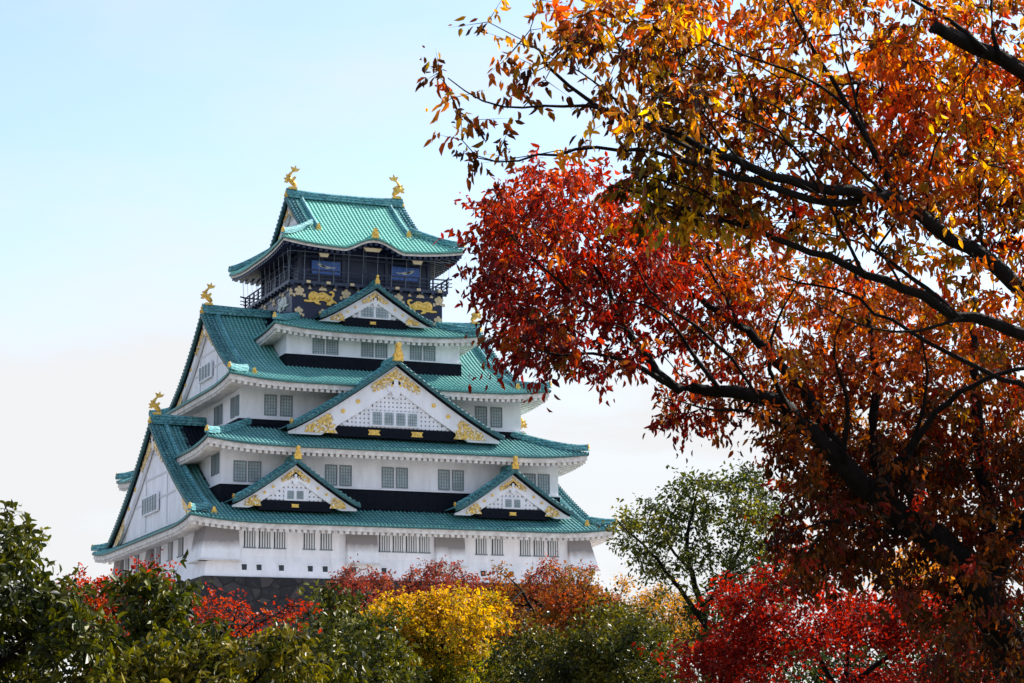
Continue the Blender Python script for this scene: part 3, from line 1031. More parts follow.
def crest(G, cx, cz, s):
    c = MB()
    for k in range(5):
        a = math.pi / 2 + k * 2 * math.pi / 5
        c.prism(arc(cx + .3 * s * math.cos(a), cz + .3 * s * math.sin(a), .2 * s, 7), -.1, 0, G)
    c.prism(arc(cx, cz, .16 * s, 8), -.15, -.1, G)
    for a in (-.5, .5):
        c.box2((cx + a * s - .12 * s, -.08, cz - .55 * s), (cx + a * s + .12 * s, 0, cz - .25 * s), 0, G)
    c.build('crest_plate', GOLD_PALE, CASTLE)
def plate(G, cx, cz, w, h):
    MB().prism([(cx - w, cz - h), (cx + w, cz - h), (cx + .75 * w, cz), (cx + w * .35, cz + .2 * h), (cx + .25 * w, cz + h), (cx - .25 * w, cz + h), (cx - w * .35, cz + .2 * h), (cx - .75 * w, cz)], -.1, 0, G).build('gold_plate', GOLD_PALE, CASTLE)
GOLD_PALE = simple('weathered_gilding', (0.72, 0.55, 0.28), 0.45, metal=0.35, var=0.4, scale=8, dark=(0.5, 0.40, 0.30))
for c in (-6.95, -2.25, 3.1, 7.3):
    crest(G5, c, 28.55, 1.0)
for c in (-4.6, 5.35):
    plate(G5, c, 28.98, .42, .25)
    plate(G5, c, 26.75, .42, .2)
for c in (-5.9, -3.4, -1.0, 4.25, 6.5, 2.0):
    plate(G5, c, 28.98, .17, .17)
for c in (-7.0, 7.2):
    crest(G5, c, 26.6, .9)
for c in (-5.5, -2.5, .5, 3.5, 6.0):
    plate(G5l, c, 28.9, .2, .17)
    crest(G5l, c + .9, 28.5, .7)
for c in (-6.2, -4.2, -1.8, .5, 2.8, 5.0, 7.2):
    MB().box2((c - .2, -.12, 29.3), (c + .2, .0, 29.55), 0, Gf(-vy)).build('gold_plate', GOLD_PALE, CASTLE)
# gilded fittings under the top eaves
for c, w in ((-4.9, .5), (0, .95), (4.6, .55)):
    zc = 33.0 if c == 0 else 32.1
    MB().prism([(c - w, zc), (c + w, zc), (c + w * .7, zc - .35), (c - w * .7, zc - .35)], -.1, .1, Gf(-8.4)).build('gold_plate', GOLD_PALE, CASTLE)
# ridge on the bowed middle of the front eave
kr = MB()
kr.sweep(np.array([(0, -9.1 + k, 33.9 + .02 * k) for k in np.linspace(0, 2.6, 5)]), .5, .5)
kr.build('bow_ridge', COPPER, ROOF[5])
ko = MB(); ornament(ko, (0, -9.2, 34.05), -math.pi / 2, .85); ko.build('ridge_end', GOLD, ROOF[5])
# painted crane panels behind the railing
for c, fl in ((-4.0, 1), (4.15, -1)):
    pn = MB().box2((c - 1.45, -.22, 30.55), (c + 1.45, -.17, 31.85), 0, Gf(-uy))
    for pts in ([(-1.0, .45), (-.55, .1), (.1, -.05), (.7, .1), (.2, .22), (-.35, .3)], [(-.35, .1), (-.75, .5), (-.85, .62), (-.2, .25), (.1, .1)], [(.6, .0), (1.05, .12), (.7, .16)]):
        pn.prism([(c + fl * a, 31.15 + b * .9) for a, b in pts], -.25, -.22, Gf(-uy), 1)
    pn.build('crane_panel', [BLUE, CRANE], CASTLE)

# ------------------------------------------------------------------ stone base under the keep
sb = MB()
zs = np.linspace(0.3, -14.0, 12)
rows = []
for z in zs:
    o_ = .015 * (0.3 - z) ** 2 * .55 + .12 * (0.3 - z)
    hx, hy = 18.75 + o_, 17.35 + o_
    rows.append([(-hx, -hy, z), (hx, -hy, z), (hx, hy, z), (-hx, hy, z)])
v = np.array(rows).reshape(-1, 3)
f = []
for k in range(len(zs) - 1):
    f += [[k * 4 + i, (k + 1) * 4 + i, (k + 1) * 4 + (i + 1) % 4, k * 4 + (i + 1) % 4] for i in range(4)]
f += [[0, 1, 2, 3]]
sb.add(v, f)
base = sb.build('stone_base', STONE)
tag(base, 'dark battered stone base under the white castle keep', 'stone wall')

# ------------------------------------------------------------------ trees
def in_poly(p, poly):
    poly = np.asarray(poly, float)
    x, y = p[:, 0], p[:, 1]
    c = np.zeros(len(p), bool)
    j = len(poly) - 1
    for i in range(len(poly)):
        xi, yi, xj, yj = *poly[i], *poly[j]
        c ^= ((yi > y) != (yj > y)) & (x < (xj - xi) * (y - yi) / (yj - yi + 1e-9) + xi)
        j = i
    return c

def volume(rng, poly, n, dist, spread, holes=(), clump=0.0):
    """n points through the volume behind an outline: the outline gives the silhouette, spread the thickness in metres"""
    poly = np.asarray(poly, float)
    lo, hi = poly.min(0), poly.max(0)
    out = np.zeros((0, 2))
    while len(out) < n:
        p = lo + rng.random((4 * n, 2)) * (hi - lo)
        p = p[in_poly(p, poly)]
        for (a, b, r) in holes:
            p = p[np.hypot(p[:, 0] - a, p[:, 1] - b) > r]
        out = np.concatenate([out, p])
    out = out[:n]
    d = dist + spread * np.clip(rng.normal(0, .5, n), -1, 1)
    return np.array([at(a, b, c) for (a, b), c in zip(out, d)])

def field(p, scale, seed):
    """smooth pseudo-random value 0..1 over space"""
    r = np.random.default_rng(seed)
    v = np.zeros(len(p))
    for k in range(5):
        w = r.normal(0, 1, 3) * scale * (1 + .5 * k)
        v += np.sin(p @ w + r.random() * 6.28) / (1 + .4 * k)
    return np.clip(.5 + v * .28, 0, 1)

def skeleton(limbs, pts, bf, rng):
    P, par, rm, Lp = [], [], [], []
    for pl, r0, r1 in limbs:
        pl = np.asarray(pl, float)
        seg = np.linalg.norm(np.diff(pl, axis=0), axis=1)
        cum = np.concatenate([[0], np.cumsum(seg)])
        n = max(4, int(cum[-1] / max(.12, cum[-1] / 40)))
        t = np.linspace(0, cum[-1], n)
        q = np.stack([np.interp(t, cum, pl[:, k]) for k in range(3)], 1)
        if n > 5:                                             # soften the corners
            q[1:-1] = (q[:-2] + 2 * q[1:-1] + q[2:]) / 4
        q[1:-1] += rng.normal(0, 1, (n - 2, 3)) * min(.02, cum[-1] * .004)
        rr = r0 + (r1 - r0) * (t / cum[-1]) ** .8
        if P:
            d = np.linalg.norm(np.array(P) - q[0], axis=1)
            prev = int(d.argmin())
            if d[prev] < .02: q, rr = q[1:], rr[1:]
        else:
            prev = -1
        for a, r in zip(q, rr):
            P.append(a); par.append(prev); rm.append(r); Lp.append(0.)
            prev = len(P) - 1
    nl = len(P)
    P, Lp = list(P), list(Lp)
    if len(pts):
        X = np.asarray(pts)
        base = np.array(P)
        best = np.full(len(X), 1e9); who = np.zeros(len(X), int)
        for k in range(len(base)):
            d = np.linalg.norm(X - base[k], axis=1)
            m_ = d < best
            best[m_], who[m_] = d[m_], k
        done = np.zeros(len(X), bool)
        for _ in range(len(X)):
            k = int(np.where(done, 1e9, best).argmin())
            done[k] = True
            a, b = np.array(P[who[k]]), X[k]
            L = np.linalg.norm(b - a)
            prev = who[k]
            if L > .25:
                mid = (a + b) / 2 + rng.normal(0, .07, 3) * L + np.array([0, 0, .04 * L])
                P.append(mid); par.append(prev); rm.append(0); Lp.append(Lp[prev] + L / 2)
                prev = len(P) - 1
            P.append(b); par.append(prev); rm.append(0); Lp.append(Lp[prev] + np.linalg.norm(b - np.array(P[prev])))
            me_ = len(P) - 1
            d = np.linalg.norm(X - b, axis=1) + bf * Lp[me_]
            m_ = d < best
            best[m_], who[m_] = d[m_], me_
    return np.array(P), np.array(par), np.array(rm), nl

def branches(P, par, rm, r_tip, power=2.3):
    n = len(P)
    acc = np.zeros(n)
    kids = [[] for _ in range(n)]
    for i in range(n):
        if par[i] >= 0: kids[par[i]].append(i)
    r = np.zeros(n)
    for i in range(n - 1, -1, -1):
        r[i] = max(acc[i] ** (1 / power) if acc[i] > 0 else r_tip, rm[i])
        if rm[i] > 0: r[i] = rm[i]
        if par[i] >= 0: acc[par[i]] += r[i] ** power if rm[i] == 0 else 0
    for i in range(n):
        if par[i] >= 0: r[i] = min(r[i], r[par[i]])
    return r, kids

def limb_mesh(mb, P, par, r, kids, nmax=9):
    started = np.zeros(len(P), bool)
    stack = [i for i in range(len(P)) if par[i] < 0]
    while stack:
        i = stack.pop()
        if started[i]: continue
        ch = [i]
        while True:
            started[ch[-1]] = True
            ks = [k for k in kids[ch[-1]] if not started[k]]
            if not ks: break
            nx = max(ks, key=lambda k: r[k])
            stack += [k for k in ks if k != nx]
            ch.append(nx)
        pts = P[ch]; rr = r[ch].copy()
        if par[ch[0]] >= 0:
            pts = np.concatenate([[P[par[ch[0]]]], pts]); rr = np.concatenate([[min(r[par[ch[0]]], rr[0] * 1.25)], rr])
        if len(pts) < 2: continue
        R = rr.max()
        mb.tube(pts, rr, nmax if R > .05 else 6 if R > .02 else 4 if R > .008 else 3, cap=R > .02)

def leaf_mesh(mb, p, d, side, nrm, length, width, col, fold=.18):
    n = len(p)
    L, Wd = length[:, None], width[:, None]
    f = fold * (.3 + 2.2 * ((p[:, :1] * 37.7 + p[:, 2:] * 91.3) % 1.0)) * Wd * nrm
    cu = (((p[:, :1] * 53.1 + p[:, 1:2] * 71.9) % 1.0) * .45 - .12) * L * nrm
    v = np.stack([p,
                  p + .30 * L * d + .50 * Wd * side + f, p + .70 * L * d + .36 * Wd * side + f * .8, p + L * d - cu,
                  p + .70 * L * d - .36 * Wd * side + f * .8, p + .30 * L * d - .50 * Wd * side + f], 1)
    base = np.arange(n)[:, None] * 6
    F_ = np.concatenate([base + np.array([[0, 1, 2, 3]]), base + np.array([[0, 3, 4, 5]])], 0)
    mb.add(v.reshape(-1, 3), F_, 0, np.repeat(col, 6, 0))

def norm(v):
    return v / (np.linalg.norm(v, axis=-1, keepdims=True) + 1e-9)

def make_tree(name, label, cat, limbs, pts, colour, leaf=(.06, .024), per=14, twig=.22, twigs=2, bf=.3, droop=.8, flat=0.0, r_tip=.004,
              mat=None, seed=1, group=None, size_var=.25, bark=None, bare=0.0, spread=.03, power=2.1, lobes=None):
    rng = np.random.default_rng(seed)
    P, par, rm, nl = skeleton(limbs, pts, bf, rng)
    r, kids = branches(P, par, rm, r_tip, power)
    # fine twigs on every spray
    tip = np.arange(nl, len(P))
    root = P[0]
    T0, T1 = [], []
    if len(tip):
        q = np.repeat(tip, twigs)
        base_dir = norm(P[q] - P[par[q]])
        dv = norm(base_dir * .7 + rng.normal(0, .75, (len(q), 3)) * np.array([1, 1, .7]))
        T0 = P[q]
        T1 = T0 + dv * (twig * (.5 + rng.random(len(q))))[:, None] + np.array([0, 0, -.12 * twig])
    tw = MB()
    limb_mesh(tw, P, par, r, kids)
    if len(tip):
        e1 = norm(np.cross(T1 - T0, rng.normal(0, 1, (len(T0), 3))))
        e2 = norm(np.cross(T1 - T0, e1))
        v = np.stack([T0 + e1 * r_tip * .8, T0 - .5 * e1 * r_tip + .8 * e2 * r_tip, T0 - .5 * e1 * r_tip - .8 * e2 * r_tip, T1], 1)
        b = np.arange(len(T0))[:, None] * 4
        tw.add(v.reshape(-1, 3), np.concatenate([b + np.array([[0, 1, 3]]), b + np.array([[1, 2, 3]]), b + np.array([[2, 0, 3]])]))
    loc = np.array([root[0], root[1], root[2]])
    o = empty(name, tuple(loc), label, cat, group)
    tw.V = [a - loc for a in tw.V]
    tw.build('trunk', bark or BARK, o, smooth=True)
    # leaves along the twigs
    lm = MB()
    n = len(T0) * per
    k = np.repeat(np.arange(len(T0)), per)
    if bare:
        k = k[rng.random(len(k)) > bare * field(T0[k], 1.2, seed + 5)]
    n = len(k)
    s = rng.random(n)
    p = T0[k] + (T1[k] - T0[k]) * s[:, None] + rng.normal(0, spread, (n, 3))
    td = norm(T1[k] - T0[k])
    d = norm(td * .45 + rng.normal(0, .6, (n, 3)) + np.array([0, 0, -droop]))
    up = rng.normal(0, 1 - .6 * flat, (n, 3)) + np.array([0, 0, .3 + 2.5 * flat])
    if lobes is not None:
        dd = ((T0[:, None] - lobes[None]) ** 2).sum(-1).argmin(1)
        up = up * .55 + 1.3 * norm(T0 - lobes[dd])[k]
    up = norm(up)
    side = norm(np.cross(d, up))
    nrm = np.cross(side, d)
    ln = leaf[0] * (1 + size_var * rng.normal(0, 1, n)).clip(.5, 1.7)
    wd = leaf[1] * ln / leaf[0] * (1 + .15 * rng.normal(0, 1, n))
    leaf_mesh(lm, p - loc, d, side, nrm, ln, wd, np.clip(colour(T0, rng)[k] * .72 + colour(p, rng) * .28, .002, .9))
    lm.build('crown', mat or LEAF, o, attr='tint')
    return o, n

def palette(cols, scale, seed, jitter=.18, mixrand=.35):
    """leaf colours drift through the list over the crown, with a spread from leaf to leaf"""
    cols = np.array(cols)
    def f(p, rng):
        v = field(p, scale, seed) * (1 - mixrand) + mixrand * rng.random(len(p))
        v = np.clip((v - .2) / .6, 0, .9999) * (len(cols) - 1)
        i = v.astype(int); t = (v - i)[:, None]
        c = cols[i] * (1 - t) + cols[np.minimum(i + 1, len(cols) - 1)] * t
        return np.clip(c * (1 + jitter * rng.normal(0, 1, (len(p), 1))), .004, .9)
    return f

def path(pts, d0, d1):
    n = len(pts)
    return np.array([at(a, b, d0 + (d1 - d0) * k / max(1, n - 1)) for k, (a, b) in enumerate(pts)])

def pxy(p):
    q = p - CAM
    return W / 2 + FPX * (q @ _X) / (q @ _F), H / 2 - FPX * (q @ _Y) / (q @ _F)

RED, DRED, ORANGE, YEL = (.33, .024, .012), (.13, .012, .010), (.42, .085, .012), (.60, .27, .02)
OLIVE, BROWN, GREEN, YGREEN = (.13, .11, .018), (.10, .032, .012), (.045, .075, .016), (.16, .18, .02)
count = 0

# --- the near zelkova: limbs come in from the right, its trunk stands just outside the view
D = 14.0
tb = at(1260, 700, 14.6); tb[2] = float(ground_z(tb[0], tb[1])) - .1
fork = at(1230, 470, 14.5)
A_l = [
    (np.array([tb, (tb * .5 + fork * .5) + [.04, .03, 0], fork, at(1205, 330, 14.4)]), .20, .12),
    (path([(1205, 330), (1120, 312), (1030, 288), (985, 262), (930, 222), (895, 196), (862, 192), (830, 194), (790, 180), (745, 167), (720, 152), (650, 128), (600, 105), (568, 82), (545, 58), (522, 40)], 14.4, 13.3), .075, .006),
    (path([(880, 191), (850, 206), (800, 197), (760, 185), (700, 166), (655, 152), (600, 148), (555, 152), (515, 162), (478, 158)], 14.1, 13.0), .030, .004),
    (path([(690, 148), (640, 122), (590, 106), (540, 105), (505, 110), (470, 97), (448, 78)], 13.5, 12.7), .016, .003),
    (path([(640, 124), (600, 84), (560, 62), (535, 48)], 13.4, 13.0), .009, .003),
    (path([(1205, 330), (1120, 352), (1060, 344), (1000, 327), (962, 318), (905, 292), (862, 270), (800, 248), (745, 228), (705, 214), (650, 196), (615, 186)], 14.4, 13.9), .06, .006),
    (path([(1230, 470), (1120, 420), (1040, 392), (980, 370), (930, 346), (880, 312), (830, 288), (780, 276)], 14.5, 14.6), .035, .006),
    (path([(900, 196), (880, 165), (855, 115), (828, 72), (800, 30), (780, -20)], 14.2, 13.9), .026, .006),
    (path([(872, 150), (853, 92), (840, 45), (834, -10)], 14.1, 14.4), .014, .004),
    (path([(850, 110), (815, 82), (770, 62), (720, 48), (670, 20)], 14.0, 13.5), .013, .004),
    (path([(1205, 330), (1180, 200), (1120, 120), (1060, 92), (1022, 72), (985, 52), (952, 38), (934, 27)], 14.4, 13.6), .075, .042),
    (path([(1000, 60), (990, 25), (994, -20)], 13.8, 13.9), .02, .008),
    (path([(985, 52), (955, 20), (925, 5), (880, -15)], 13.7, 13.9), .022, .006),
    (path([(885, 194), (850, 160), (815, 130), (775, 105), (735, 90), (700, 85)], 14.0, 13.4), .013, .003),
    (path([(860, 268), (830, 205), (800, 160), (770, 120), (745, 80), (730, 40)], 14.0, 13.3), .014, .003),
    (path([(745, 167), (715, 130), (690, 95), (675, 55), (668, 15)], 13.6, 13.2), .011, .003),
    (path([(905, 292), (880, 250), (850, 215), (815, 190), (780, 172)], 14.0, 13.5), .012, .003),
    (path([(930, 222), (925, 180), (935, 140), (960, 110), (968, 80)], 14.2, 14.0), .014, .003),
    (path([(985, 262), (975, 200), (990, 150), (1010, 120)], 14.2, 14.0), .014, .003),
    (path([(830, 194), (800, 150), (770, 130), (720, 112), (680, 100), (640, 96)], 13.9, 13.2), .012, .003),
    (path([(720, 152), (690, 120), (650, 92), (625, 60), (612, 30)], 13.5, 13.0), .009, .003),
    (path([(745, 228), (700, 190), (660, 180), (620, 172)], 13.9, 13.4), .010, .003),
    (path([(962, 318), (930, 330), (890, 335), (850, 322), (810, 300)], 14.0, 13.7), .012, .003),
    (path([(958, 318), (930, 290), (900, 268), (860, 240), (815, 232)], 14.2, 14.8), .022, .005),
]
holes = [(844, 70, 20), (838, 25, 15), (812, 172, 17), (790, 168, 10), (735, 205, 8), (880, 16, 12), (570, 145, 14), (545, 130, 16)]
rA = np.random.default_rng(11)
A_pts = np.concatenate([
    volume(rA, [(690, -40), (1090, -40), (1090, 330), (985, 300), (905, 262), (850, 250), (780, 236), (700, 228), (650, 205), (690, 170), (660, 130), (640, 60)], 620, 14.8, 1.2, holes),
    volume(rA, [(560, 20), (640, -30), (720, -40), (700, 120), (720, 170), (640, 150), (590, 100)], 105, 13.6, .9, holes),
    volume(rA, [(610, 180), (650, 160), (720, 170), (760, 235), (690, 232), (630, 215)], 60, 14.0, .6),
    volume(rA, [(860, 40), (1080, 60), (1080, 230), (960, 200), (880, 170), (850, 120)], 210, 15.6, .8),
    np.array([at(a, b, 12.9 + .5 * rA.random()) for a, b in [(440, 72), (446, 84), (452, 98), (470, 120), (462, 140), (478, 156), (500, 150), (516, 158), (488, 22), (505, 60), (512, 42), (530, 30), (535, 66), (545, 80),
              (530, 100), (560, 40), (575, 60), (556, 10), (585, 15), (600, 40), (560, 150), (590, 146), (600, 8), (540, 0), (520, 80)]]),
])
def col_A(p, rng):
    x, y = pxy(p)
    c = palette([ORANGE, (.60, .20, .015), (.74, .36, .02), (.76, .42, .02), ORANGE, (.50, .07, .012), (.62, .22, .015)], 1.9, 3, .2, .55)(p, rng)
    c2 = palette([YGREEN, (.74, .46, .02), (.70, .38, .02), YGREEN, YEL], 2.5, 8, .2, .6)(p, rng)
    m_ = rng.random(len(p)) < np.exp(-((x - 690) / 70) ** 2 - ((y - 190) / 50) ** 2) * .85 + .12
    c[m_] = c2[m_]
    br = rng.random(len(p)) < .22 + .42 * (field(p, 1.6, 77) > .56)  # dark brown sprays: shading by other leaves put into the leaf colour
    c[br] = palette([(.03, .012, .006), (.07, .020, .007), (.12, .045, .010), (.16, .025, .010)], 2., 33, .25, .6)(p, rng)[br]
    red = rng.random(len(p)) < np.maximum(.75 * np.exp(-((x - 895) / 60) ** 2 - ((y - 100) / 60) ** 2), .22 * (x > 700)) + .35 * (field(p, 1.3, 55) > .68)
    c[red] *= np.array([.9, .35, .6])
    return c
o, n = make_tree('zelkova_tree', 'nearest tree, big drooping orange and yellow leaves on black limbs from the right edge', 'tree', A_l, A_pts, col_A,
                 leaf=(.062, .024), per=11, twig=.20, twigs=2, droop=.9, r_tip=.0032, seed=21, spread=.018, power=1.95); count += n

# --- the red tree behind it, trunk low at the right
tb = at(1040, 800, 20.5); tb[2] = float(ground_z(tb[0], tb[1])) - .1
B_l = [
    (np.array([tb, at(1025, 700, 20.4), at(1000, 630, 20.3), at(985, 595, 20.2)]), .21, .17),
    (path([(985, 595), (962, 562), (930, 535), (898, 515), (868, 492), (842, 462), (818, 436), (790, 412), (758, 396), (718, 387), (690, 388), (664, 382), (652, 362), (638, 345), (622, 322), (608, 296), (596, 270), (588, 240)], 20.2, 19.2), .155, .008),
    (path([(842, 462), (818, 412), (792, 378), (768, 352), (742, 328), (705, 302), (668, 288), (630, 262), (600, 240)], 19.9, 20.6), .07, .010),
    (path([(898, 515), (872, 450), (876, 380), (868, 310), (850, 260)], 20.0, 20.8), .07, .014),
    (path([(985, 595), (990, 520), (978, 440), (972, 360), (975, 300)], 20.2, 21.0), .085, .03),
    (path([(664, 382), (640, 366), (612, 357), (585, 352), (560, 356), (530, 350)], 19.5, 19.0), .028, .004),
    (path([(818, 436), (780, 425), (742, 408), (705, 413), (680, 400), (660, 398)], 19.8, 19.3), .026, .004),
    (path([(718, 387), (690, 350), (672, 320), (640, 300), (606, 300)], 19.5, 19.2), .024, .005),
    (path([(622, 322), (580, 300), (545, 270), (515, 240), (495, 215)], 19.3, 18.8), .02, .004),
    (path([(930, 535), (900, 470), (930, 420), (960, 390), (1010, 370), (1060, 360)], 20.0, 19.0), .05, .012),
    (path([(930, 535), (870, 528), (830, 520), (800, 530), (780, 545)], 20.1, 19.4), .03, .006),
    (path([(742, 328), (720, 290), (700, 250), (680, 225)], 19.9, 19.4), .02, .004),
    (path([(790, 412), (768, 370), (775, 320), (800, 280)], 19.7, 19.3), .03, .005),
    (path([(690, 388), (652, 342), (612, 322), (575, 318), (545, 330)], 19.3, 18.8), .02, .004),
    (path([(758, 396), (730, 352), (690, 322), (650, 292), (625, 250)], 19.5, 18.9), .028, .005),
    (path([(842, 462), (850, 400), (830, 350), (845, 310)], 19.8, 19.4), .03, .006),
    (path([(868, 492), (915, 440), (930, 380), (920, 330)], 19.9, 19.4), .035, .006),
    (path([(608, 296), (570, 270), (535, 232), (520, 200)], 19.0, 18.6), .014, .004),
    (path([(985, 595), (1010, 540), (1050, 490), (1100, 450)], 20.2, 20.0), .11, .05),
]
rB = np.random.default_rng(12)
hB = [(578, 322, 17), (602, 342, 15), (640, 330, 9), (700, 366, 17), (735, 372, 9), (690, 402, 10), (742, 398, 8), (760, 260, 9), (655, 400, 7), (625, 372, 10), (770, 300, 8), (800, 325, 8), (560, 345, 8), (545, 300, 9), (520, 205, 10), (600, 215, 7), (505, 325, 8)]
B_pts = np.concatenate([
    volume(rB, [(476, 262), (490, 208), (506, 172), (560, 170), (620, 190), (665, 230), (690, 290), (640, 300), (640, 372), (600, 376), (566, 362), (520, 362), (488, 338), (494, 305), (472, 288)], 285, 19.8, 1.5, hB),
    volume(rB, [(640, 230), (740, 240), (860, 270), (1080, 330), (1080, 470), (880, 480), (820, 480), (770, 450), (740, 410), (690, 424), (650, 418), (636, 392), (690, 372), (650, 320)], 560, 20.9, 1.6, hB),
    volume(rB, [(770, 455), (880, 440), (1080, 450), (1080, 575), (1000, 560), (930, 560), (900, 545), (850, 590), (790, 580), (770, 540), (790, 490)], 400, 21.0, 1.6),
    volume(rB, [(870, 560), (1080, 560), (1080, 720), (960, 720), (930, 650), (890, 600)], 120, 20.2, 1.5),
    volume(rB, [(1040, -100), (1300, -150), (1520, 50), (1500, 420), (1250, 520), (1060, 480)], 420, 22.3, 2.0),  # out-of-view part of the crown, added to shade the lower right foliage
])
def col_B(p, rng):
    x, y = pxy(p)
    c = palette([DRED, RED, RED, (.48, .06, .016), DRED], 1.5, 4, .25, .5)(p, rng)
    dk = rng.random(len(p)) < np.clip((y - 185) / 105, .1, .84)  # darker down the crown, its shaded underside put into the leaf colour
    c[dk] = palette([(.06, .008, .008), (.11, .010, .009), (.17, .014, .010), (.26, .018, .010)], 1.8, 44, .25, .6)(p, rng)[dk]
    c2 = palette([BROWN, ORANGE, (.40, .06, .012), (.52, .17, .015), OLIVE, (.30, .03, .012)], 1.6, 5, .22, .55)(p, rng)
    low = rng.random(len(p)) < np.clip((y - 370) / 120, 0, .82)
    c2 *= np.clip(1.15 - (y - 300) / 420, .5, 1)[:, None] * np.array([1, .9, .8])  # shade at lower right painted into the leaf colours, here and below
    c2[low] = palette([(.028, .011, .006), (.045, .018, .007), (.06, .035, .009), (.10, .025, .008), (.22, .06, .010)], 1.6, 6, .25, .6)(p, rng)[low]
    m_ = rng.random(len(p)) < np.clip((x - 640) / 160, 0.14, .85)
    c[m_] = c2[m_]
    return c
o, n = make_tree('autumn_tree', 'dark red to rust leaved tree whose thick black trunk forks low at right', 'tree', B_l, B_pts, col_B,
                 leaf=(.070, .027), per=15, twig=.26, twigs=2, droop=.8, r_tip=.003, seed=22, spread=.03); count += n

def col_gold(p, rng):
    c = palette([(.34, .19, .010), (.52, .285, .012), (.62, .345, .014), (.16, .14, .014), (.48, .23, .012)], .9, 11, .18, .5)(p, rng)
    x, y = pxy(p)
    g_ = rng.random(len(p)) < np.clip((y - 610) / 80, .04, .6) * (.4 + 1.2 * field(p, 1.1, 91))
    c[g_] = palette([(.05, .07, .010), (.12, .13, .014), (.20, .17, .015)], 1., 92, .2, .5)(p, rng)[g_]
    return c

# --- helper for the trees and shrubs along the bottom
def stand(poly, dist, thick, n, foot, name, label, cat, colour, trunk_r=.1, seed=1, extra=(), holes=(), forks=4, billow=None, **kw):
    rng = np.random.default_rng(seed * 7 + 1)
    if billow:
        k, rad = billow                                     # rounded masses of foliage heaped against each other
        cen = volume(rng, poly, 6 * k, dist, thick, holes)
        keep = [cen[0]]
        for c_ in cen[1:]:
            if len(keep) < k and min(np.linalg.norm(c_ - q) for q in keep) > .8 * rad: keep.append(c_)
        cen = np.array(keep)
        rr_ = rad * (.65 + .6 * rng.random(len(cen)))
        w_ = rng.integers(0, len(cen), n)
        dv = norm(rng.normal(0, 1, (n, 3)) + np.array([0, 0, .35]))
        pts = cen[w_] + dv * (rr_[w_] * (.55 + .45 * rng.random(n) ** .5))[:, None] * np.array([1, 1, .75])
        kw['lobes'] = cen
    else:
        pts = volume(rng, poly, n, dist, thick, holes)
    for e in extra:
        pts = np.concatenate([pts, volume(rng, e[0], e[1], dist + (e[2] if len(e) > 2 else 0), thick * .8)])
    b = at(foot, 740, dist)
    b[2] = float(ground_z(b[0], b[1])) - .1
    c = pts.mean(0)
    zlow = pts[:, 2].min()
    mid = np.array([b[0] * .6 + c[0] * .4, b[1] * .6 + c[1] * .4, max(b[2] + .4, min(zlow + .3, c[2] - .5))])
    limbs = [(np.array([b, (b + mid) / 2 + [.05, .04, 0], mid]), trunk_r, trunk_r * .75)]
    far = pts[np.argsort(-np.linalg.norm(pts - c, axis=1))[:max(forks * 4, 8)]]
    for k in range(forks):
        e = far[int(rng.integers(len(far)))]
        e = c + (e - c) * .6
        if e[2] < mid[2] + .2: e = np.array([e[0], e[1], c[2]])
        limbs.append((np.array([mid, (mid * .55 + e * .45) + [0, 0, .12 * np.linalg.norm(e - mid)], e]), trunk_r * .5, trunk_r * .15))
    return make_tree(name, label, cat, limbs, pts, colour, seed=seed, **kw)

CAM_COL = palette([(.008, .014, .003), (.018, .028, .004), (.05, .060, .006), (.17, .16, .014), (.016, .024, .004)], 2.0, 6, .25, .5)
CAM_COL2 = palette([(.012, .018, .003), (.04, .05, .006), (.17, .16, .014), (.30, .22, .022), (.025, .034, .004)], 2.2, 16, .25, .55)
o, n = stand([(-140, 555), (-60, 545), (0, 548), (28, 556), (46, 574), (58, 598), (66, 626), (80, 655), (80, 720), (-140, 720)], 22.5, 1.6, 760, -30, 'camellia_tree',
             'tall dark camellia with glossy leaves filling the lower left corner', 'tree', CAM_COL, .11, seed=31, billow=(34, .42),
             extra=(([(-4, 505), (6, 500), (10, 532), (0, 535)], 4), ([(20, 522), (44, 536), (30, 548)], 5)), leaf=(.096, .043), per=8, twig=.2, droop=.45, mat=GLOSSY_LEAF, spread=.03); count += n
o, n = stand([(92, 660), (108, 622), (126, 602), (150, 592), (172, 604), (188, 625), (200, 650), (210, 720), (84, 720)], 24.5, 1.0, 420, 150, 'camellia_shrub',
             'rounded dark glossy shrub in front of the red maple left of the keep', 'shrub', CAM_COL, .07, seed=32, billow=(14, .36), leaf=(.096, .043), per=8, twig=.2, droop=.45, mat=GLOSSY_LEAF, spread=.03); count += n
o, n = stand([(70, 690), (110, 672), (150, 664), (200, 658), (235, 646), (262, 650), (290, 642), (322, 655), (335, 680), (340, 720), (60, 720)], 22.0, 1.1, 620, 230, 'camellia_hedge',
             'long glossy green hedge with sunlit leaf tips along the bottom left edge', 'hedge', CAM_COL2, .06, seed=33, billow=(26, .30), leaf=(.096, .038), per=8, twig=.2, droop=.8, mat=GLOSSY_LEAF, spread=.03); count += n
MAPLE = palette([(.14, .010, .006), (.30, .018, .008), (.38, .032, .010), (.32, .055, .010), (.12, .010, .006)], 1.2, 9, .2, .5)
o, n = stand([(62, 600), (74, 588), (100, 580), (122, 590), (140, 568), (160, 566), (168, 584), (150, 610), (110, 625), (120, 650), (90, 660), (70, 640)], 33, 1.4, 170, 105, 'red_maple',
             'bright red maple peeping between the glossy shrubs at left', 'tree', MAPLE, .08, seed=34, group='red maples below the keep', leaf=(.055, .038), per=13, twig=.26, droop=.1, flat=.6, r_tip=.005, spread=.04); count += n
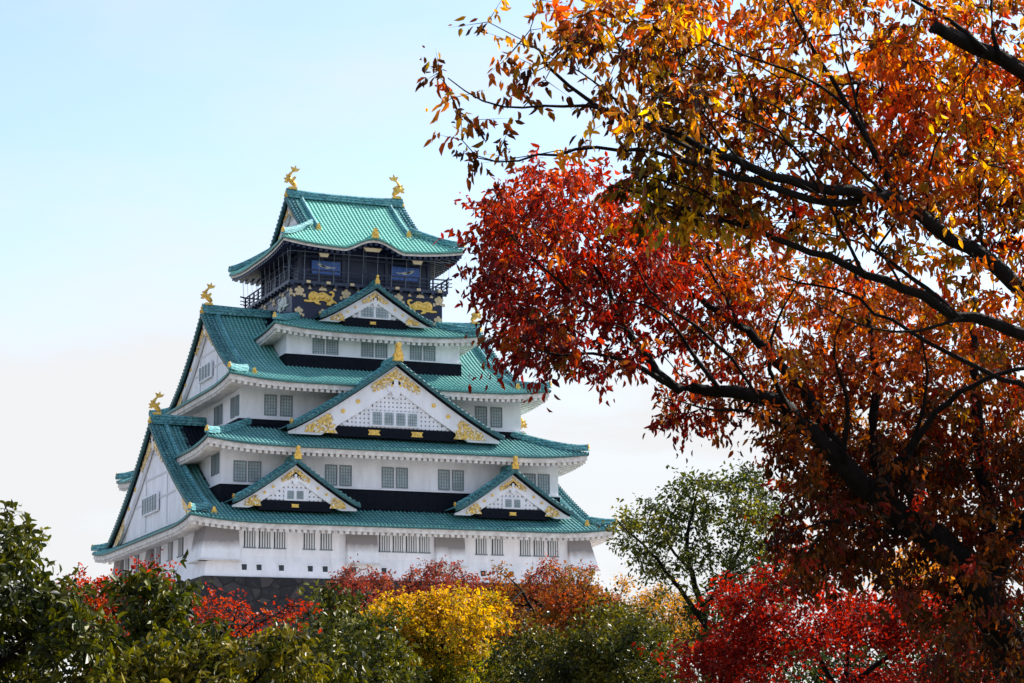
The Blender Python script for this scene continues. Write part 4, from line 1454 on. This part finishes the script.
o, n = stand([(180, 616), (198, 600), (225, 598), (246, 606), (256, 618), (250, 640), (190, 648)], 30, 1.0, 85, 220, 'red_maple',
             'small scarlet maple below the dark stone base', 'tree', MAPLE, .06, seed=35, group='red maples below the keep', extra=(([(262, 612), (290, 604), (312, 610), (300, 622), (270, 622)], 22),), leaf=(.05, .034), per=12, twig=.24, droop=.1, flat=.6, r_tip=.005, spread=.04, bare=.75); count += n
o, n = stand([(308, 646), (318, 616), (338, 610), (356, 626), (370, 642), (384, 662), (404, 720), (318, 720)], 36, 1.4, 360, 370, 'laurel_shrub',
             'mid green broadleaf shrub left of the yellow tree', 'shrub', palette([(.014, .022, .005), (.045, .055, .008), (.16, .15, .015), (.025, .036, .006)], 1.4, 10, .25, .5), .09, seed=36, billow=(18, .55), leaf=(.10, .045), per=12, twig=.3, droop=.5, mat=GLOSSY_LEAF, spread=.06); count += n
o, n = stand([(366, 636), (378, 616), (400, 608), (430, 602), (460, 602), (486, 606), (500, 616), (496, 634), (506, 652), (498, 672), (480, 700), (390, 700), (372, 664)], 50, 2.2, 820, 440, 'golden_tree',
             'round golden yellow tree in front of the keep', 'tree', col_gold, .14, seed=37,
             billow=(26, .66), holes=[(432, 650, 6), (400, 655, 7)], leaf=(.085, .048), per=15, twig=.26, droop=.2, r_tip=.008, spread=.06); count += n
CHERRY = palette([(.15, .035, .03), (.24, .045, .035), (.20, .03, .03), (.27, .08, .03), (.14, .045, .035)], .8, 12, .22, .5)
CHERRY2 = palette([(.20, .04, .028), (.28, .065, .025), (.25, .10, .02), (.13, .10, .02), (.30, .06, .025)], .7, 13, .22, .45)
o, n = stand([(340, 612), (352, 594), (372, 582), (392, 586), (412, 578), (438, 582), (462, 588), (482, 600), (480, 640), (400, 650), (345, 640)], 78, 3.0, 500, 410, 'cherry_tree',
             'dull crimson cherry tree directly behind the golden tree', 'tree', CHERRY, .2, seed=38, billow=(26, .85), group='cherry trees below the keep', extra=(([(350, 566), (360, 572), (352, 582), (344, 575)], 3),), leaf=(.10, .048), per=15, twig=.42, droop=.4, r_tip=.013, spread=.08, bare=.35); count += n
o, n = stand([(474, 610), (488, 594), (508, 584), (536, 588), (560, 584), (586, 583), (602, 592), (608, 606), (606, 630), (560, 650), (490, 650)], 74, 3.0, 560, 545, 'cherry_tree',
             'rust and orange cherry tree below the right corner of the keep', 'tree', CHERRY2, .2, seed=39, billow=(26, .85), group='cherry trees below the keep', extra=(([(496, 562), (506, 570), (500, 578), (490, 574)], 3), ([(545, 560), (556, 572), (536, 574)], 4)), leaf=(.10, .048), per=15, twig=.42, droop=.4, r_tip=.013, spread=.08, bare=.3); count += n
o, n = stand([(606, 640), (618, 608), (640, 594), (664, 590), (690, 600), (706, 616), (704, 650), (640, 660)], 88, 2.6, 260, 655, 'cherry_tree',
             'sparse orange and olive tree right of the keep', 'tree', palette([(.42, .20, .03), (.50, .26, .04), (.36, .14, .03), (.26, .20, .04)], .7, 14, .2, .45), .2, seed=40,
             extra=(([(612, 585), (628, 574), (630, 592), (618, 606)], 10),), leaf=(.11, .055), per=12, twig=.5, droop=.4, r_tip=.013, spread=.10, bare=.6); count += n
o, n = stand([(520, 672), (536, 650), (560, 638), (588, 630), (618, 630), (646, 642), (668, 656), (684, 676), (696, 720), (514, 720)], 36, 1.6, 560, 605, 'osmanthus_shrub',
             'domed dark green shrub right of the golden tree', 'shrub', palette([(.010, .016, .004), (.022, .030, .005), (.08, .08, .009), (.22, .18, .018), (.03, .035, .006)], 1.3, 15, .25, .5), .1, seed=41, billow=(24, .50), leaf=(.075, .036), per=17, twig=.3, droop=.3, mat=GLOSSY_LEAF, spread=.06); count += n

# --- slender green tree beyond, right of the keep
D = 42
tb = at(712, 740, D); tb[2] = float(ground_z(tb[0], tb[1])) - .1
P_l = [(np.array([tb, at(710, 690, D), at(708, 640, D)]), .16, .12),
       (path([(708, 640), (700, 600), (690, 570), (686, 540), (694, 505), (700, 480)], D, D), .085, .015),
       (path([(706, 625), (680, 590), (658, 560), (638, 540), (620, 525)], D, D - 1), .06, .012),
       (path([(704, 610), (726, 580), (742, 545), (750, 510), (752, 480)], D, D + 1), .065, .014),
       (path([(690, 570), (668, 545), (660, 520), (668, 498)], D, D + .8), .035, .01),
       (path([(726, 580), (752, 565), (776, 545)], D + .4, D), .03, .01)]
rP = np.random.default_rng(15)
P_pts = np.concatenate([volume(rP, q, k, D, 1.4) for q, k in (
    ([(612, 520), (630, 512), (650, 520), (652, 545), (640, 560), (622, 545)], 20), ([(648, 500), (668, 492), (682, 505), (676, 540), (655, 545)], 26),
    ([(676, 484), (700, 474), (716, 486), (712, 525), (690, 535), (680, 510)], 32), ([(728, 478), (748, 466), (770, 480), (782, 510), (768, 545), (740, 550), (726, 520)], 62),
    ([(690, 540), (730, 550), (790, 550), (790, 610), (740, 610), (700, 590), (680, 560)], 74), ([(690, 590), (740, 590), (740, 650), (690, 650)], 34), ([(636, 556), (660, 560), (672, 590), (650, 585)], 12))])
o, n = make_tree('slender_green_tree', 'slender open green tree with sky between its branches right of the keep', 'tree', P_l, P_pts,
                 palette([(.016, .025, .006), (.032, .045, .008), (.08, .088, .013), (.16, .135, .02)], 1.0, 17, .22, .5), leaf=(.080, .038), per=13, twig=.30, droop=.3, r_tip=.005, seed=42, spread=.07, bf=.25); count += n

# --- crimson maple low at the right, in tiers of small leaves
rM = np.random.default_rng(16)
M_pts = []
for k in range(30):
    cx, cyy = rM.uniform(690, 1000), rM.uniform(585, 700)
    if cyy < 585 + abs(cx - 830) * .10 + (30 if cx < 720 else 0): continue
    d = rM.uniform(24.5, 27.5)
    w_ = rM.uniform(24, 44)
    q = rM.normal(0, 1, (16, 3)) * np.array([w_ * .5, 4.5, .35])
    M_pts.append(np.array([at(cx + a, cyy + b + .002 * a * a, d + c) for a, b, c in q]))
for cx, cyy in ((735, 598), (768, 590), (800, 580), (745, 625), (835, 605), (880, 612), (915, 606), (950, 620), (715, 655), (760, 650), (810, 560)):
    q = rM.normal(0, 1, (16, 3)) * np.array([15, 5, .4])
    M_pts.append(np.array([at(cx + a, cyy + b, 25.2 + c) for a, b, c in q]))
M_pts = np.concatenate(M_pts)
tb = at(850, 760, 26); tb[2] = float(ground_z(tb[0], tb[1])) - .1
M_l = [(np.array([tb, at(846, 730, 26), at(842, 700, 26)]), .09, .07),
       (path([(842, 700), (820, 660), (790, 630), (760, 610), (735, 602)], 26, 25.3), .04, .008),
       (path([(842, 700), (850, 650), (840, 610), (815, 575)], 26, 26), .04, .008),
       (path([(846, 690), (890, 655), (930, 630), (965, 622)], 26, 26.3), .04, .008)]
o, n = make_tree('crimson_maple', 'crimson maple in flat tiers of small leaves under the rust tree at right', 'tree', M_l, M_pts,
                 palette([(.07, .006, .004), (.20, .012, .007), (.32, .020, .010), (.24, .012, .007), (.09, .006, .004)], 1.3, 18, .22, .45), leaf=(.055, .036), per=13, twig=.22, droop=.05, flat=.7, r_tip=.003, seed=43, spread=.045); count += n

# --- slim orange tree seen through the gap under the big limb
o, n = stand([(880, 575), (905, 552), (940, 545), (970, 556), (985, 580), (975, 600), (900, 600)], 46, 1.6, 150, 945, 'orange_tree',
             'pale orange tree seen through the gap under the big black limb at right', 'tree', palette([(.55, .20, .03), (.62, .30, .04), (.50, .14, .03), (.30, .20, .04)], 1.0, 19, .2, .5), .09, seed=44,
             leaf=(.09, .05), per=12, twig=.35, droop=.5, r_tip=.006, spread=.10, forks=6, bare=.3); count += n
# --- dark evergreens closing the view under the trees at the right
o, n = stand([(690, 668), (760, 640), (830, 628), (900, 618), (960, 612), (1060, 600), (1080, 740), (690, 740)], 34, 1.6, 420, 900, 'evergreen_shrub',
             'dark evergreen thicket behind the crimson maple in the lower right corner', 'shrub', palette([(.014, .022, .006), (.028, .04, .008), (.06, .07, .012), (.02, .03, .007)], 1.2, 25, .25, .5), .1, seed=51, leaf=(.085, .04), per=12, twig=.3, droop=.4, mat=GLOSSY_LEAF, spread=.06); count += n
print('leaves', count)
